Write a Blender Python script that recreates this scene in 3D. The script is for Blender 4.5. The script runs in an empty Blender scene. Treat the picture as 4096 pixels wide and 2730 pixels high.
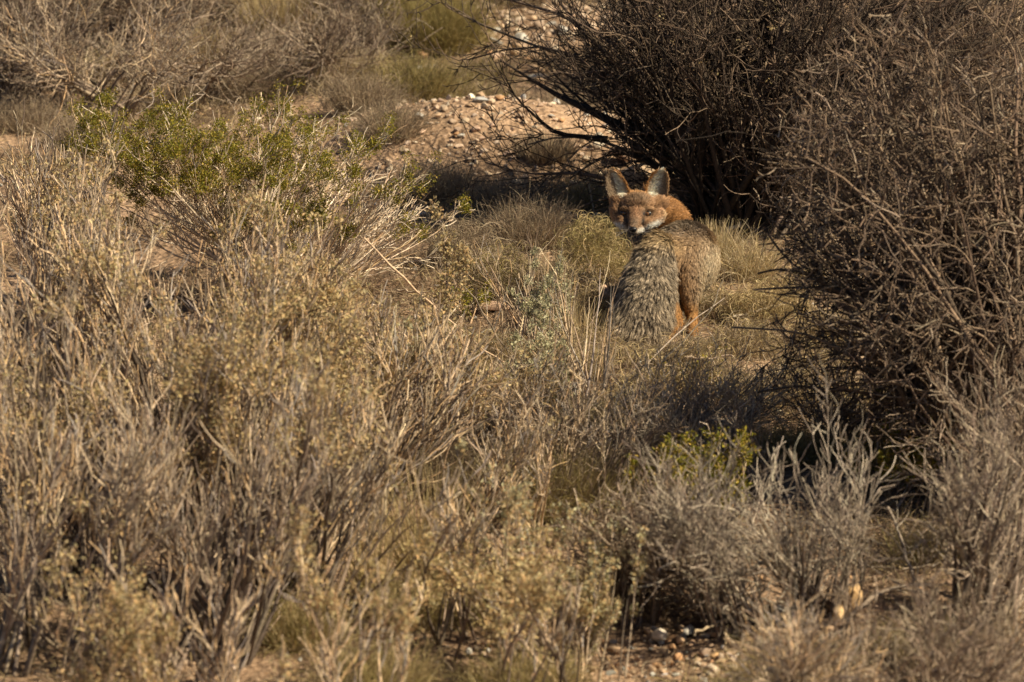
import bpy, bmesh, math
import numpy as np
from mathutils import Vector, Matrix
from math import radians, sin, cos, pi

# ------------------------------------------------------------------ camera, light, exposure
SC = bpy.context.scene
D, PITCH, PXM = 15.0, radians(13.0), 1600.0          # distance to the fox, tilt, picture pixels per metre there
CAM = np.array([0.0, -D*cos(PITCH), D*sin(PITCH)])
VD = np.array([0.0, cos(PITCH), -sin(PITCH)]); VU = np.array([0.0, sin(PITCH), cos(PITCH)])
cd = bpy.data.cameras.new("camera"); cam = bpy.data.objects.new("camera", cd)
SC.collection.objects.link(cam); SC.camera = cam
cam.location = CAM; cam.rotation_euler = (pi/2 - PITCH, 0, 0)
cd.sensor_width = 36.0; cd.lens = 36.0*D/(4096/PXM); cd.clip_start = 0.5; cd.clip_end = 600
cd.dof.use_dof = True; cd.dof.focus_distance = D + 0.03; cd.dof.aperture_fstop = 7.0

SUN = Vector((0.66, -0.19, 0.72)).normalized()
w = bpy.data.worlds.new("World"); SC.world = w; w.use_nodes = True
nt = w.node_tree; sky = nt.nodes.new("ShaderNodeTexSky"); sky.sky_type = 'NISHITA'; sky.sun_disc = False
sky.sun_elevation = math.asin(SUN.z); sky.sun_rotation = math.atan2(SUN.x, SUN.y)
sky.air_density = 0.65; sky.dust_density = 0.3
nt.links.new(sky.outputs[0], nt.nodes["Background"].inputs[0]); nt.nodes["Background"].inputs[1].default_value = 0.05
sl = bpy.data.lights.new("sun", 'SUN'); sl.energy = 5.0; sl.angle = radians(0.5); sl.color = (1.0, 0.85, 0.61)
so = bpy.data.objects.new("sun", sl); SC.collection.objects.link(so)
so.rotation_euler = SUN.to_track_quat('Z', 'Y').to_euler()
SC.view_settings.view_transform = 'Standard'; SC.view_settings.look = 'None'
SC.view_settings.exposure = 0.62; SC.view_settings.gamma = 1.0
SC.render.resolution_x = 1024; SC.render.resolution_y = 682
SC.render.engine = 'CYCLES'
SC.cycles.max_bounces = 5; SC.cycles.diffuse_bounces = 2; SC.cycles.transparent_max_bounces = 4

# ------------------------------------------------------------------ helpers
def at(px, py, t=0.0):
    """photograph pixel + metres beyond the fox's plane -> world point"""
    px = np.asarray(px, float); py = np.asarray(py, float); t = np.asarray(t, float)
    s = (D + t)/D
    X = (px - 2048)/PXM*s; V = (1365 - py)/PXM*s
    return CAM + VD*(D + t)[..., None] + VU*V[..., None] + np.stack([X, 0*X, 0*X], -1)
def hills(x, y):
    x = np.asarray(x, float); y = np.asarray(y, float)
    h = .022*np.sin(1.9*x+.7*y+1)+.018*np.sin(1.3*y-2.3*x+2.1)+.012*np.sin(4.1*x+3.3*y)+.008*np.sin(7.3*x-5.1*y+1.3)
    h = h*np.clip(np.hypot(x*.8, y*.6), 0, 1)
    for cx, cy, sx, sy, a in MOUNDS:
        h = h + a*np.exp(-((x-cx)/sx)**2-((y-cy)/sy)**2)
    return h
MOUNDS = [(-.08, 2.35, .60, .34, .15), (.5, 2.7, .4, .3, .05), (.33, -.45, .42, .14, .03), (.16, .28, .2, .22, .05),
          (-.25, 4.6, .8, .4, .08), (-1.6, 4.5, .7, .6, .1), (.72, .3, .2, .2, .04)]
def ground(px, py, z=0.0):
    p = at(px, py, 0.0); d = p-CAM; k = -CAM[2]/d[2]; q = CAM+d*k
    q = q.copy(); q[2] = float(hills(q[0], q[1]))+z
    return q
def depth_of(p): return float(np.dot(np.asarray(p)-CAM, VD))-D
def nrm(v): return v/np.maximum(np.linalg.norm(v, axis=-1, keepdims=True), 1e-9)

def link(o, parent=None):
    SC.collection.objects.link(o)
    if parent is not None: o.parent = parent
    return o
def tag(o, label=None, cat=None, group=None, kind=None):
    for k, v in (('label', label), ('category', cat), ('group', group), ('kind', kind)):
        if v: o[k] = v
    return o
def empty(name, loc, label, cat, group=None):
    o = link(bpy.data.objects.new(name, None)); o.location = loc; o.empty_display_size = .05
    return tag(o, label, cat, group)
def mesh_obj(name, V, F, mat, col=None, parent=None, smooth=True):
    """V (n,3) world coordinates, F (m,3|4); local to parent's base"""
    V = np.asarray(V, np.float32); F = np.asarray(F, np.int32)
    off = np.array(parent_origin(parent) if parent is not None else V.mean(0), np.float32)
    me = bpy.data.meshes.new(name); k = F.shape[1]
    me.vertices.add(len(V)); me.vertices.foreach_set('co', (V-off).ravel())
    me.loops.add(F.size); me.loops.foreach_set('vertex_index', F.ravel())
    me.polygons.add(len(F)); me.polygons.foreach_set('loop_start', np.arange(0, F.size, k, dtype=np.int32))
    me.polygons.foreach_set('use_smooth', np.full(len(F), smooth))
    if col is not None:
        a = me.color_attributes.new('tint', 'FLOAT_COLOR', 'POINT')
        c = np.ones((len(V), 4), np.float32); c[:, :3] = col; a.data.foreach_set('color', c.ravel())
    me.update(calc_edges=True); me.materials.append(mat)
    o = bpy.data.objects.new(name, me); link(o, parent)
    if parent is None: o.location = [float(a) for a in off]
    return o
def parent_origin(p):
    v = Vector((0, 0, 0))
    while p is not None: v = v+p.location; p = p.parent
    return v

def tubes(P, R, C, sides=3, rng=None):
    """P (n,k,3) paths, R (n,k) radii, C (n,3) or (n,k,3) colours -> V, F, col"""
    n, k, _ = P.shape
    T = np.gradient(P, axis=1); T = nrm(T)
    ref = nrm(rng.normal(size=(n, 1, 3)))
    U = nrm(np.cross(T, ref+0*T)); W = np.cross(T, U)
    a = np.arange(sides)*2*pi/sides
    V = P[:, :, None]+R[:, :, None, None]*(U[:, :, None]*np.cos(a)[:, None]+W[:, :, None]*np.sin(a)[:, None])
    b = (np.arange(n)*k*sides)[:, None, None]+(np.arange(k-1)*sides)[None, :, None]
    i = np.arange(sides)[None, None]; j = (i+1) % sides
    F = np.stack([b+i, b+j, b+sides+j, b+sides+i], -1).reshape(-1, 4)
    if C.ndim == 2: C = np.repeat(C[:, None], k, 1)
    return V.reshape(-1, 3), F, np.repeat(C[:, :, None], sides, 2).reshape(-1, 3)
def strips(P, Wd, S, C):
    """flat tapering blades: P (n,k,3), Wd (n,k) half widths, S (n,k,3) side vectors"""
    n, k, _ = P.shape
    V = np.stack([P-S*Wd[..., None], P+S*Wd[..., None]], 2)
    b = (np.arange(n)*k*2)[:, None]+(np.arange(k-1)*2)[None]
    F = np.stack([b, b+1, b+3, b+2], -1).reshape(-1, 4)
    if C.ndim == 2: C = np.repeat(C[:, None], k, 1)
    return V.reshape(-1, 3), F, np.repeat(C[:, :, None], 2, 2).reshape(-1, 3)
def merge(parts):
    Vs, Fs, Cs, o = [], [], [], 0
    for V, F, C in parts:
        Vs.append(V); Fs.append(F+o); Cs.append(C); o += len(V)
    return np.concatenate(Vs), np.concatenate(Fs), np.concatenate(Cs)

def grow(rng, S, dr, L, K=5, wander=.25, trop=(0, 0, 0)):
    n = len(S); P = np.zeros((n, K, 3)); P[:, 0] = S; d = nrm(dr); st = (L/(K-1))[:, None]
    for k in range(1, K):
        d = nrm(d+wander*rng.normal(size=(n, 3))+np.array(trop)); P[:, k] = P[:, k-1]+d*st
    return P
def sample(rng, P, R, n, t0=.15, t1=1.0, power=1.0):
    """n points on the given paths -> position, tangent, radius, how far along"""
    N, K, _ = P.shape
    ln = np.linalg.norm(P[:, -1]-P[:, 0], axis=1)+1e-6
    i = rng.choice(N, n, p=ln/ln.sum()); t = (t0+(t1-t0)*rng.random(n)**power)*(K-1)
    a = np.minimum(t.astype(int), K-2); f = (t-a)[:, None]
    return P[i, a]*(1-f)+P[i, a+1]*f, nrm(P[i, a+1]-P[i, a]), R[i, a]*(1-f[:, 0])+R[i, a+1]*f[:, 0], t/(K-1), i
def side_dir(rng, T, lo, hi):
    q = nrm(np.cross(T, rng.normal(size=T.shape))); a = rng.uniform(lo, hi, len(T))[:, None]
    return T*np.cos(a)+q*np.sin(a)
def resample(poly, K):
    p = np.asarray(poly, float); s = np.r_[0, np.cumsum(np.linalg.norm(np.diff(p, axis=0), axis=1))]
    u = np.linspace(0, s[-1], K); q = np.stack([np.interp(u, s, p[:, i]) for i in range(3)], 1)
    for _ in range(1): q[1:-1] = .25*q[:-2]+.5*q[1:-1]+.25*q[2:]
    return q
def vary(rng, cols, n, amt=.18):
    c = np.asarray(cols, float); w_ = c[rng.integers(0, len(c), n)]
    return w_*(1+amt*rng.normal(size=(n, 1)))*(1+.018*rng.normal(size=(n, 3)))

# ------------------------------------------------------------------ materials
def tint_mat(name, rough=.75, noise=.35, scale=90, trans=0.0, spec=.25, sheen=0.0):
    m = bpy.data.materials.new(name); m.use_nodes = True; t = m.node_tree; N = t.nodes; L = t.links
    b = N["Principled BSDF"]; b.inputs['Roughness'].default_value = rough
    b.inputs['Specular IOR Level'].default_value = spec
    if sheen: b.inputs['Sheen Weight'].default_value = sheen
    at_ = N.new('ShaderNodeAttribute'); at_.attribute_name = 'tint'
    tc = N.new('ShaderNodeTexCoord'); nz = N.new('ShaderNodeTexNoise'); nz.inputs['Scale'].default_value = scale; nz.inputs['Detail'].default_value = 3
    L.new(tc.outputs['Object'], nz.inputs['Vector'])
    mr = N.new('ShaderNodeMapRange'); mr.inputs[1].default_value = .3; mr.inputs[2].default_value = .7
    mr.inputs[3].default_value = 1-noise; mr.inputs[4].default_value = 1+noise; L.new(nz.outputs[0], mr.inputs[0])
    mx = N.new('ShaderNodeVectorMath'); mx.operation = 'SCALE'; L.new(at_.outputs['Color'], mx.inputs[0]); L.new(mr.outputs[0], mx.inputs['Scale'])
    L.new(mx.outputs[0], b.inputs['Base Color'])
    if trans:
        tr = N.new('ShaderNodeBsdfTranslucent'); L.new(mx.outputs[0], tr.inputs[0]); ms = N.new('ShaderNodeMixShader')
        ms.inputs[0].default_value = trans; L.new(b.outputs[0], ms.inputs[1]); L.new(tr.outputs[0], ms.inputs[2])
        L.new(ms.outputs[0], N['Material Output'].inputs[0])
    return m
def plain(name, c, rough=.5, spec=.5, coat=0):
    m = bpy.data.materials.new(name); m.use_nodes = True; b = m.node_tree.nodes["Principled BSDF"]
    nz = m.node_tree.nodes.new('ShaderNodeTexNoise'); nz.inputs['Scale'].default_value = 300
    mr = m.node_tree.nodes.new('ShaderNodeMixRGB'); mr.inputs[1].default_value = (*[v*.8 for v in c], 1); mr.inputs[2].default_value = (*[v*1.2 for v in c], 1)
    m.node_tree.links.new(nz.outputs[0], mr.inputs[0]); m.node_tree.links.new(mr.outputs[0], b.inputs['Base Color'])
    b.inputs['Roughness'].default_value = rough; b.inputs['Specular IOR Level'].default_value = spec; b.inputs['Coat Weight'].default_value = coat
    return m
BARK = tint_mat('bark', .8, .4, 120); LEAF = tint_mat('leaf', .6, .25, 200, .3); GRASS = tint_mat('dry_grass', .65, .3, 60, .25)
STONE = tint_mat('stone', .85, .3, 45, spec=.2); FUR = tint_mat('fur', .62, .12, 60, .12, .3)

def soil():
    m = bpy.data.materials.new('gravelly_soil'); m.use_nodes = True; t = m.node_tree; N = t.nodes; L = t.links
    b = N["Principled BSDF"]; b.inputs['Roughness'].default_value = .95; b.inputs['Specular IOR Level'].default_value = .1
    tc = N.new('ShaderNodeTexCoord')
    n1 = N.new('ShaderNodeTexNoise'); n1.inputs['Scale'].default_value = 2.2; n1.inputs['Detail'].default_value = 6
    n2 = N.new('ShaderNodeTexNoise'); n2.inputs['Scale'].default_value = 60; n2.inputs['Detail'].default_value = 5
    v = N.new('ShaderNodeTexVoronoi'); v.inputs['Scale'].default_value = 55
    for q in (n1, n2, v): L.new(tc.outputs['Object'], q.inputs['Vector'])
    r = N.new('ShaderNodeValToRGB'); e = r.color_ramp.elements
    e[0].position = .35; e[0].color = (.13, .09, .06, 1); e[1].position = .65; e[1].color = (.45, .325, .225, 1); L.new(n1.outputs[0], r.inputs[0])
    r2 = N.new('ShaderNodeValToRGB'); e = r2.color_ramp.elements
    e[0].position = .3; e[0].color = (.55, .5, .45, 1); e[1].position = .7; e[1].color = (1.25, 1.2, 1.15, 1); L.new(n2.outputs[0], r2.inputs[0])
    mx = N.new('ShaderNodeMixRGB'); mx.blend_type = 'MULTIPLY'; mx.inputs[0].default_value = 1; L.new(r.outputs[0], mx.inputs[1]); L.new(r2.outputs[0], mx.inputs[2])
    L.new(mx.outputs[0], b.inputs['Base Color'])
    bp = N.new('ShaderNodeBump'); bp.inputs['Strength'].default_value = .8; bp.inputs['Distance'].default_value = .012
    ad = N.new('ShaderNodeMath'); ad.operation = 'ADD'; L.new(n2.outputs[0], ad.inputs[0]); L.new(v.outputs['Distance'], ad.inputs[1])
    L.new(ad.outputs[0], bp.inputs['Height']); L.new(bp.outputs[0], b.inputs['Normal'])
    return m

# ------------------------------------------------------------------ the ground
def build_ground():
    u = np.concatenate([-np.geomspace(250, 4.2, 26), np.linspace(-4, 4, 260), np.geomspace(4.2, 250, 26)])
    v = np.concatenate([-np.geomspace(250, 4.2, 26), np.linspace(-4, 7, 330), np.geomspace(7.2, 250, 26)])
    X, Y = np.meshgrid(u, v); Z = hills(X, Y)
    rg = np.random.default_rng(1); Z = Z+np.where((abs(X) < 4) & (abs(Y) < 7), rg.normal(size=Z.shape)*.0022, 0)
    n, m = X.shape; V = np.stack([X, Y, Z], -1).reshape(-1, 3)
    i = np.arange(n-1)[:, None]*m+np.arange(m-1)[None]
    F = np.stack([i, i+1, i+m+1, i+m], -1).reshape(-1, 4)
    o = mesh_obj('ground', V, F, soil()); tag(o, kind='structure')
build_ground()

# ------------------------------------------------------------------ stones
def rock_shape(rng, n=16, flat=.7):
    bm = bmesh.new()
    for p in nrm(rng.normal(size=(n, 3)))*rng.uniform(.8, 1.1, (n, 1))*np.array([1, rng.uniform(.6, .9), flat]): bm.verts.new(p)
    bmesh.ops.convex_hull(bm, input=bm.verts)
    for v in [v for v in bm.verts if not v.link_faces]: bm.verts.remove(v)
    bmesh.ops.triangulate(bm, faces=bm.faces)
    bmesh.ops.subdivide_edges(bm, edges=bm.edges, cuts=1, use_grid_fill=True); bmesh.ops.smooth_vert(bm, verts=bm.verts, factor=.35, use_axis_x=True, use_axis_y=True, use_axis_z=True)
    bmesh.ops.triangulate(bm, faces=bm.faces)
    bm.verts.index_update()
    V = np.array([v.co for v in bm.verts]); F = np.array([[v.index for v in f.verts] for f in bm.faces]); bm.free()
    V = V*(1+.03*rng.normal(size=(len(V), 1)))
    return V, F
RS = np.random.default_rng(5); SHAPES = [rock_shape(RS, int(RS.integers(10, 22)), RS.uniform(.45, .8)) for _ in range(14)]
def spin(V, rng, tilt=.5):
    M = np.array(Matrix.Rotation(rng.uniform(0, 2*pi), 3, 'Z') @ Matrix.Rotation(rng.normal()*tilt, 3, 'X')); return V @ M.T
def stone(px, py, size, col, label, group=None, seed=0, sx=1., sz=1., name='stone', lift=.25):
    rng = np.random.default_rng(seed+int(px)*7+int(py)); V, F = SHAPES[rng.integers(len(SHAPES))]
    V = spin(V, rng, .35)*np.array([sx, 1, sz])*size/2; p = ground(px, py); p[2] += size*lift*sz
    c = np.repeat(np.array([col])*(1+.12*rng.normal()), len(V), 0)*(1+.10*rng.normal(size=(len(V), 1)))
    return tag(mesh_obj(name, V+p, F, STONE, c, smooth=False), label, 'stone', group)
def gravel(name, n, zone, smin, smax, seed, cols, label):
    rng = np.random.default_rng(seed); parts = []
    X, Y = zone(rng, n); Z = hills(X, Y)
    for k, (V, F) in enumerate(SHAPES):
        ii = np.arange(k, n, len(SHAPES))
        if not len(ii): continue
        s = smin*(smax/smin)**(rng.random(len(ii))**3.2); a = rng.uniform(0, 2*pi, len(ii))
        W = V[None]*(s/2)[:, None, None]
        W = np.stack([W[..., 0]*np.cos(a)[:, None]-W[..., 1]*np.sin(a)[:, None], W[..., 0]*np.sin(a)[:, None]+W[..., 1]*np.cos(a)[:, None], W[..., 2]*rng.uniform(.7, 1.3, len(ii))[:, None]], -1)
        W = W+np.stack([X[ii], Y[ii], Z[ii]+s*.12], -1)[:, None]
        Fk = F[None]+(np.arange(len(ii))*len(V))[:, None, None]
        parts.append((W.reshape(-1, 3), Fk.reshape(-1, 3), np.repeat(vary(rng, cols, len(ii), .22), len(V), 0)))
    V, F, C = merge(parts)
    return tag(mesh_obj(name, V, F, STONE, np.clip(C, .02, .8), smooth=False), label, 'gravel', kind='stuff')
STC = [(.43, .30, .19), (.48, .34, .22), (.36, .25, .16), (.52, .42, .31), (.30, .22, .16), (.40, .38, .34), (.50, .30, .16)]
STP = [(.50, .37, .265), (.54, .41, .30), (.44, .32, .23), (.60, .49, .38), (.38, .28, .20), (.50, .40, .31)]
def ell(cx, cy, rx, ry):
    return lambda rng, n: (cx+rx*rng.normal(size=n)*.6, cy+ry*rng.normal(size=n)*.6)
gravel('gravel', 3600, ell(-.02, 2.15, .72, .5), .004, .036, 11, STP, 'loose tan gravel covering the low mound behind the shrubs')
gravel('gravel', 3000, ell(-.1, 4.4, 1.1, .4), .01, .05, 12, STP, 'pale stony strip of ground crossing behind the mound')
gravel('gravel', 1600, ell(.35, -2.75, .55, .35), .008, .035, 13, STC, 'patch of bare gravel at the bottom edge below the brush')
gravel('gravel', 5000, lambda r, n: (r.uniform(-2.2, 2.2, n), r.uniform(-3.3, 6.5, n)), .006, .03, 14, STC, 'fine gravel scattered thinly between the plants')
CT, CP, CW, CG, CO = (.44, .32, .21), (.50, .34, .24), (.72, .64, .52), (.38, .38, .37), (.62, .34, .12)
for a in [
    (1822, 545, .035, CO, 'small bright orange stone on the face of the rocky mound', 1.3, 1.2),
    (1925, 640, .05, CG, 'flat bluish grey stone on the rocky mound', 1.4, .6),
    (1888, 628, .04, CW, 'pale round stone at the foot of the rocky mound', 1, 1),
    (2095, 600, .035, CG, 'grey angular stone high on the rocky mound', 1.2, 1),
    (2395, 690, .055, CW, 'smooth white stone beside the tip of the fox ear', 1., 1.5),
    (2480, 715, .12, CP, 'big rounded tan rock between the dark branches behind the fox ears', 1.2, .9),
    (2560, 770, .13, CT, 'large shaded brown rock right behind the fox head', 1.2, .9),
    (2740, 640, .10, (.34, .26, .16), 'brown rock lying in the shade under the thorny bush', 1.2, .9),
    (2412, 1290, .055, CP, 'rough pinkish rock beside the tail of the fox', 1., 1.6),
    (3700, 1325, .035, CW, 'small bright white stone glinting under the dark brush', 1.2, .9),
    (3175, 1055, .09, CP, 'flat pinkish stone in the dry grass right of the fox', 1.6, .6),
    (3420, 1480, .07, CT, 'pale stone under the low dark branches', 1.5, .5),
    (330, 500, .12, CT, 'whitish rock at the far left behind the green shrub', 1.7, .6),
    (1150, 150, .06, CP, 'pinkish stone near the top beside the pale dry grass', 1, 1),
    (3405, 2490, .10, (.60, .40, .20), 'orange tan rock standing under the grey brush at bottom right', .8, 1.4),
    (3350, 2530, .06, (.60, .42, .22), 'narrow ochre stone leaning on the orange tan rock', .6, 1.6),
    (3050, 2565, .04, CW, 'small white stone on bare ground at the bottom right', 1.1, .9),
    (2640, 2500, .05, CW, 'white stone at the edge of the dark hollow, bottom centre', .8, 1.4),
    (2215, 2690, .035, CP, 'pink white pebble near the bottom edge', 1, 1),
    (2900, 2500, .05, CT, 'tan stone on the gravel beside the grey shrub', 1, 1),
    (1960, 1280, .08, CP, 'pale stone peeping out between the green shrub and the dark stems', 1.5, .6),
]: stone(*a[:5], sx=a[5], sz=a[6])
RG = np.random.default_rng(77)
HUE = ['tan', 'light tan', 'brown', 'pale cream', 'dark brown', 'grey', 'orange brown']
def where(px, py, x0, x1, y0, y1):
    return ['upper', 'middle', 'lower'][min(2, int((py-y0)/(y1-y0)*3))]+' '+['left', 'left centre', 'centre', 'right centre', 'right'][min(4, int((px-x0)/(x1-x0)*5))]
def some(n, x0, x1, y0, y1, s0, s1, text, group):
    for i in range(n):
        px, py, s_, c = RG.uniform(x0, x1), RG.uniform(y0, y1), RG.uniform(s0, s1), RG.integers(len(STC))
        hz = RG.uniform(.6, 1.1); lb = ('larger ' if s_ > (s0+s1)/2 else 'small ')+('flat ' if hz < .8 else 'chunky ')+HUE[c]+' stone on the '+where(px, py, x0, x1, y0, y1)+' of '+text
        stone(px, py, s_, STC[c], lb, group, i, RG.uniform(.8, 1.4), hz)
some(70, 1540, 2440, 500, 780, .02, .045, 'the rocky mound', 'stones strewn over the rocky mound')
some(45, 1250, 2300, 140, 330, .03, .08, 'the far stony strip', 'stones on the far stony strip')
some(30, 2300, 3150, 2440, 2700, .02, .045, 'the bare bottom gravel', 'stones on the bottom gravel')

# ------------------------------------------------------------------ grasses
YEL = [(.48, .36, .18), (.42, .33, .17), (.52, .41, .24), (.36, .29, .14)]
GRY = [(.32, .25, .17), (.38, .29, .19), (.26, .20, .14), (.42, .34, .23)]
OLV = [(.30, .25, .09), (.36, .30, .12), (.24, .20, .09), (.42, .33, .15)]
PAL = [(.56, .45, .27), (.50, .40, .24), (.60, .50, .33)]
def curly(rng, c, rx, ry, h, n, L, cols, curl=2.6, wid=.0007, K=9, droop=.0):
    """a cushion of curling blades on an upturned bowl"""
    a = rng.uniform(0, 2*pi, n); r = np.sqrt(rng.random(n)); z = np.sqrt(np.clip(1-r*r, 0, 1))
    S = c+np.stack([rx*r*np.cos(a), ry*r*np.sin(a), h*z*rng.uniform(.25, .95, n)-.01], -1)
    d = nrm(np.stack([np.cos(a)*r*.9, np.sin(a)*r*.9, .35+z], -1)+.55*rng.normal(size=(n, 3)))
    ax = nrm(np.cross(d, rng.normal(size=(n, 3)))); Ls = L*rng.uniform(.5, 1.3, n)
    P = np.zeros((n, K, 3)); P[:, 0] = S; st = (Ls/(K-1))[:, None]; w_ = curl*rng.uniform(.3, 1.6, n)[:, None]/(K-1)*2
    for k in range(1, K):
        d = nrm(d+np.cross(ax, d)*w_+np.array([0, 0, -droop])/(K-1)); P[:, k] = P[:, k-1]+d*st
    T = nrm(np.gradient(P, axis=1)); Sd = nrm(np.cross(T, ax[:, None]+.4*rng.normal(size=(n, 1, 3))))
    W = wid*rng.uniform(.7, 1.4, n)[:, None]*np.linspace(1, .35, K)[None]
    return strips(P, W, Sd, vary(rng, cols, n))
def spikes(rng, c, rx, ry, h, n, cols, wid=.0012, K=6, lean=(0, 0, 0), spread=.35, wander=.08):
    a = rng.uniform(0, 2*pi, n); r = np.sqrt(rng.random(n))
    S = c+np.stack([rx*r*np.cos(a)*.6, ry*r*np.sin(a)*.6, 0*r-.01], -1)
    d = np.stack([np.cos(a)*r*spread, np.sin(a)*r*spread, 1+0*r], -1)+.12*rng.normal(size=(n, 3))+np.array(lean)
    P = grow(rng, S, d, h*rng.uniform(.4, 1.15, n), K, wander, (0, 0, -.05))
    T = nrm(np.gradient(P, axis=1)); Sd = nrm(np.cross(T, rng.normal(size=(n, 1, 3))+0*T))
    return strips(P, wid*rng.uniform(.7, 1.4, n)[:, None]*np.linspace(1, .2, K)[None], Sd, vary(rng, cols, n))
def tussock(px, py, w_, h_, kind, cols, label, n=None, t_squash=.8, seed=0, dens=1.0):
    rng = np.random.default_rng(int(px*3+py*5)+seed); c = ground(px, py); s = (D+depth_of(c))/D/PXM
    rx, h = w_/2*s, h_*s/cos(PITCH)
    h = max(h-2*rx*t_squash*sin(PITCH)*.5, h*.45)
    ry = rx*t_squash; c = c+np.array([0, ry*.3, 0])
    c[2] = float(hills(c[0], c[1]))
    n = n or int(dens*12500*rx*(h+rx)*4)
    if kind == 'curly': g = curly(rng, c, rx, ry, h, int(n*1.3), .062, cols)
    elif kind == 'fine': g = merge([curly(rng, c, rx, ry, h*.8, int(n*.6), .09, cols, .7), spikes(rng, c, rx, ry, h*1.05, int(n*.5), cols, .0011, 6, spread=.5, wander=.14)])
    else: g = spikes(rng, c, rx, ry, h*1.1, n, cols, .0013, spread=.45)
    o = mesh_obj('grass_tussock', *g[:2], GRASS, g[2])
    return tag(o, label, 'grass', 'dry grass tussocks among the shrubs')
TAN0 = [(.50, .38, .25), (.40, .31, .21)]
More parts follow.
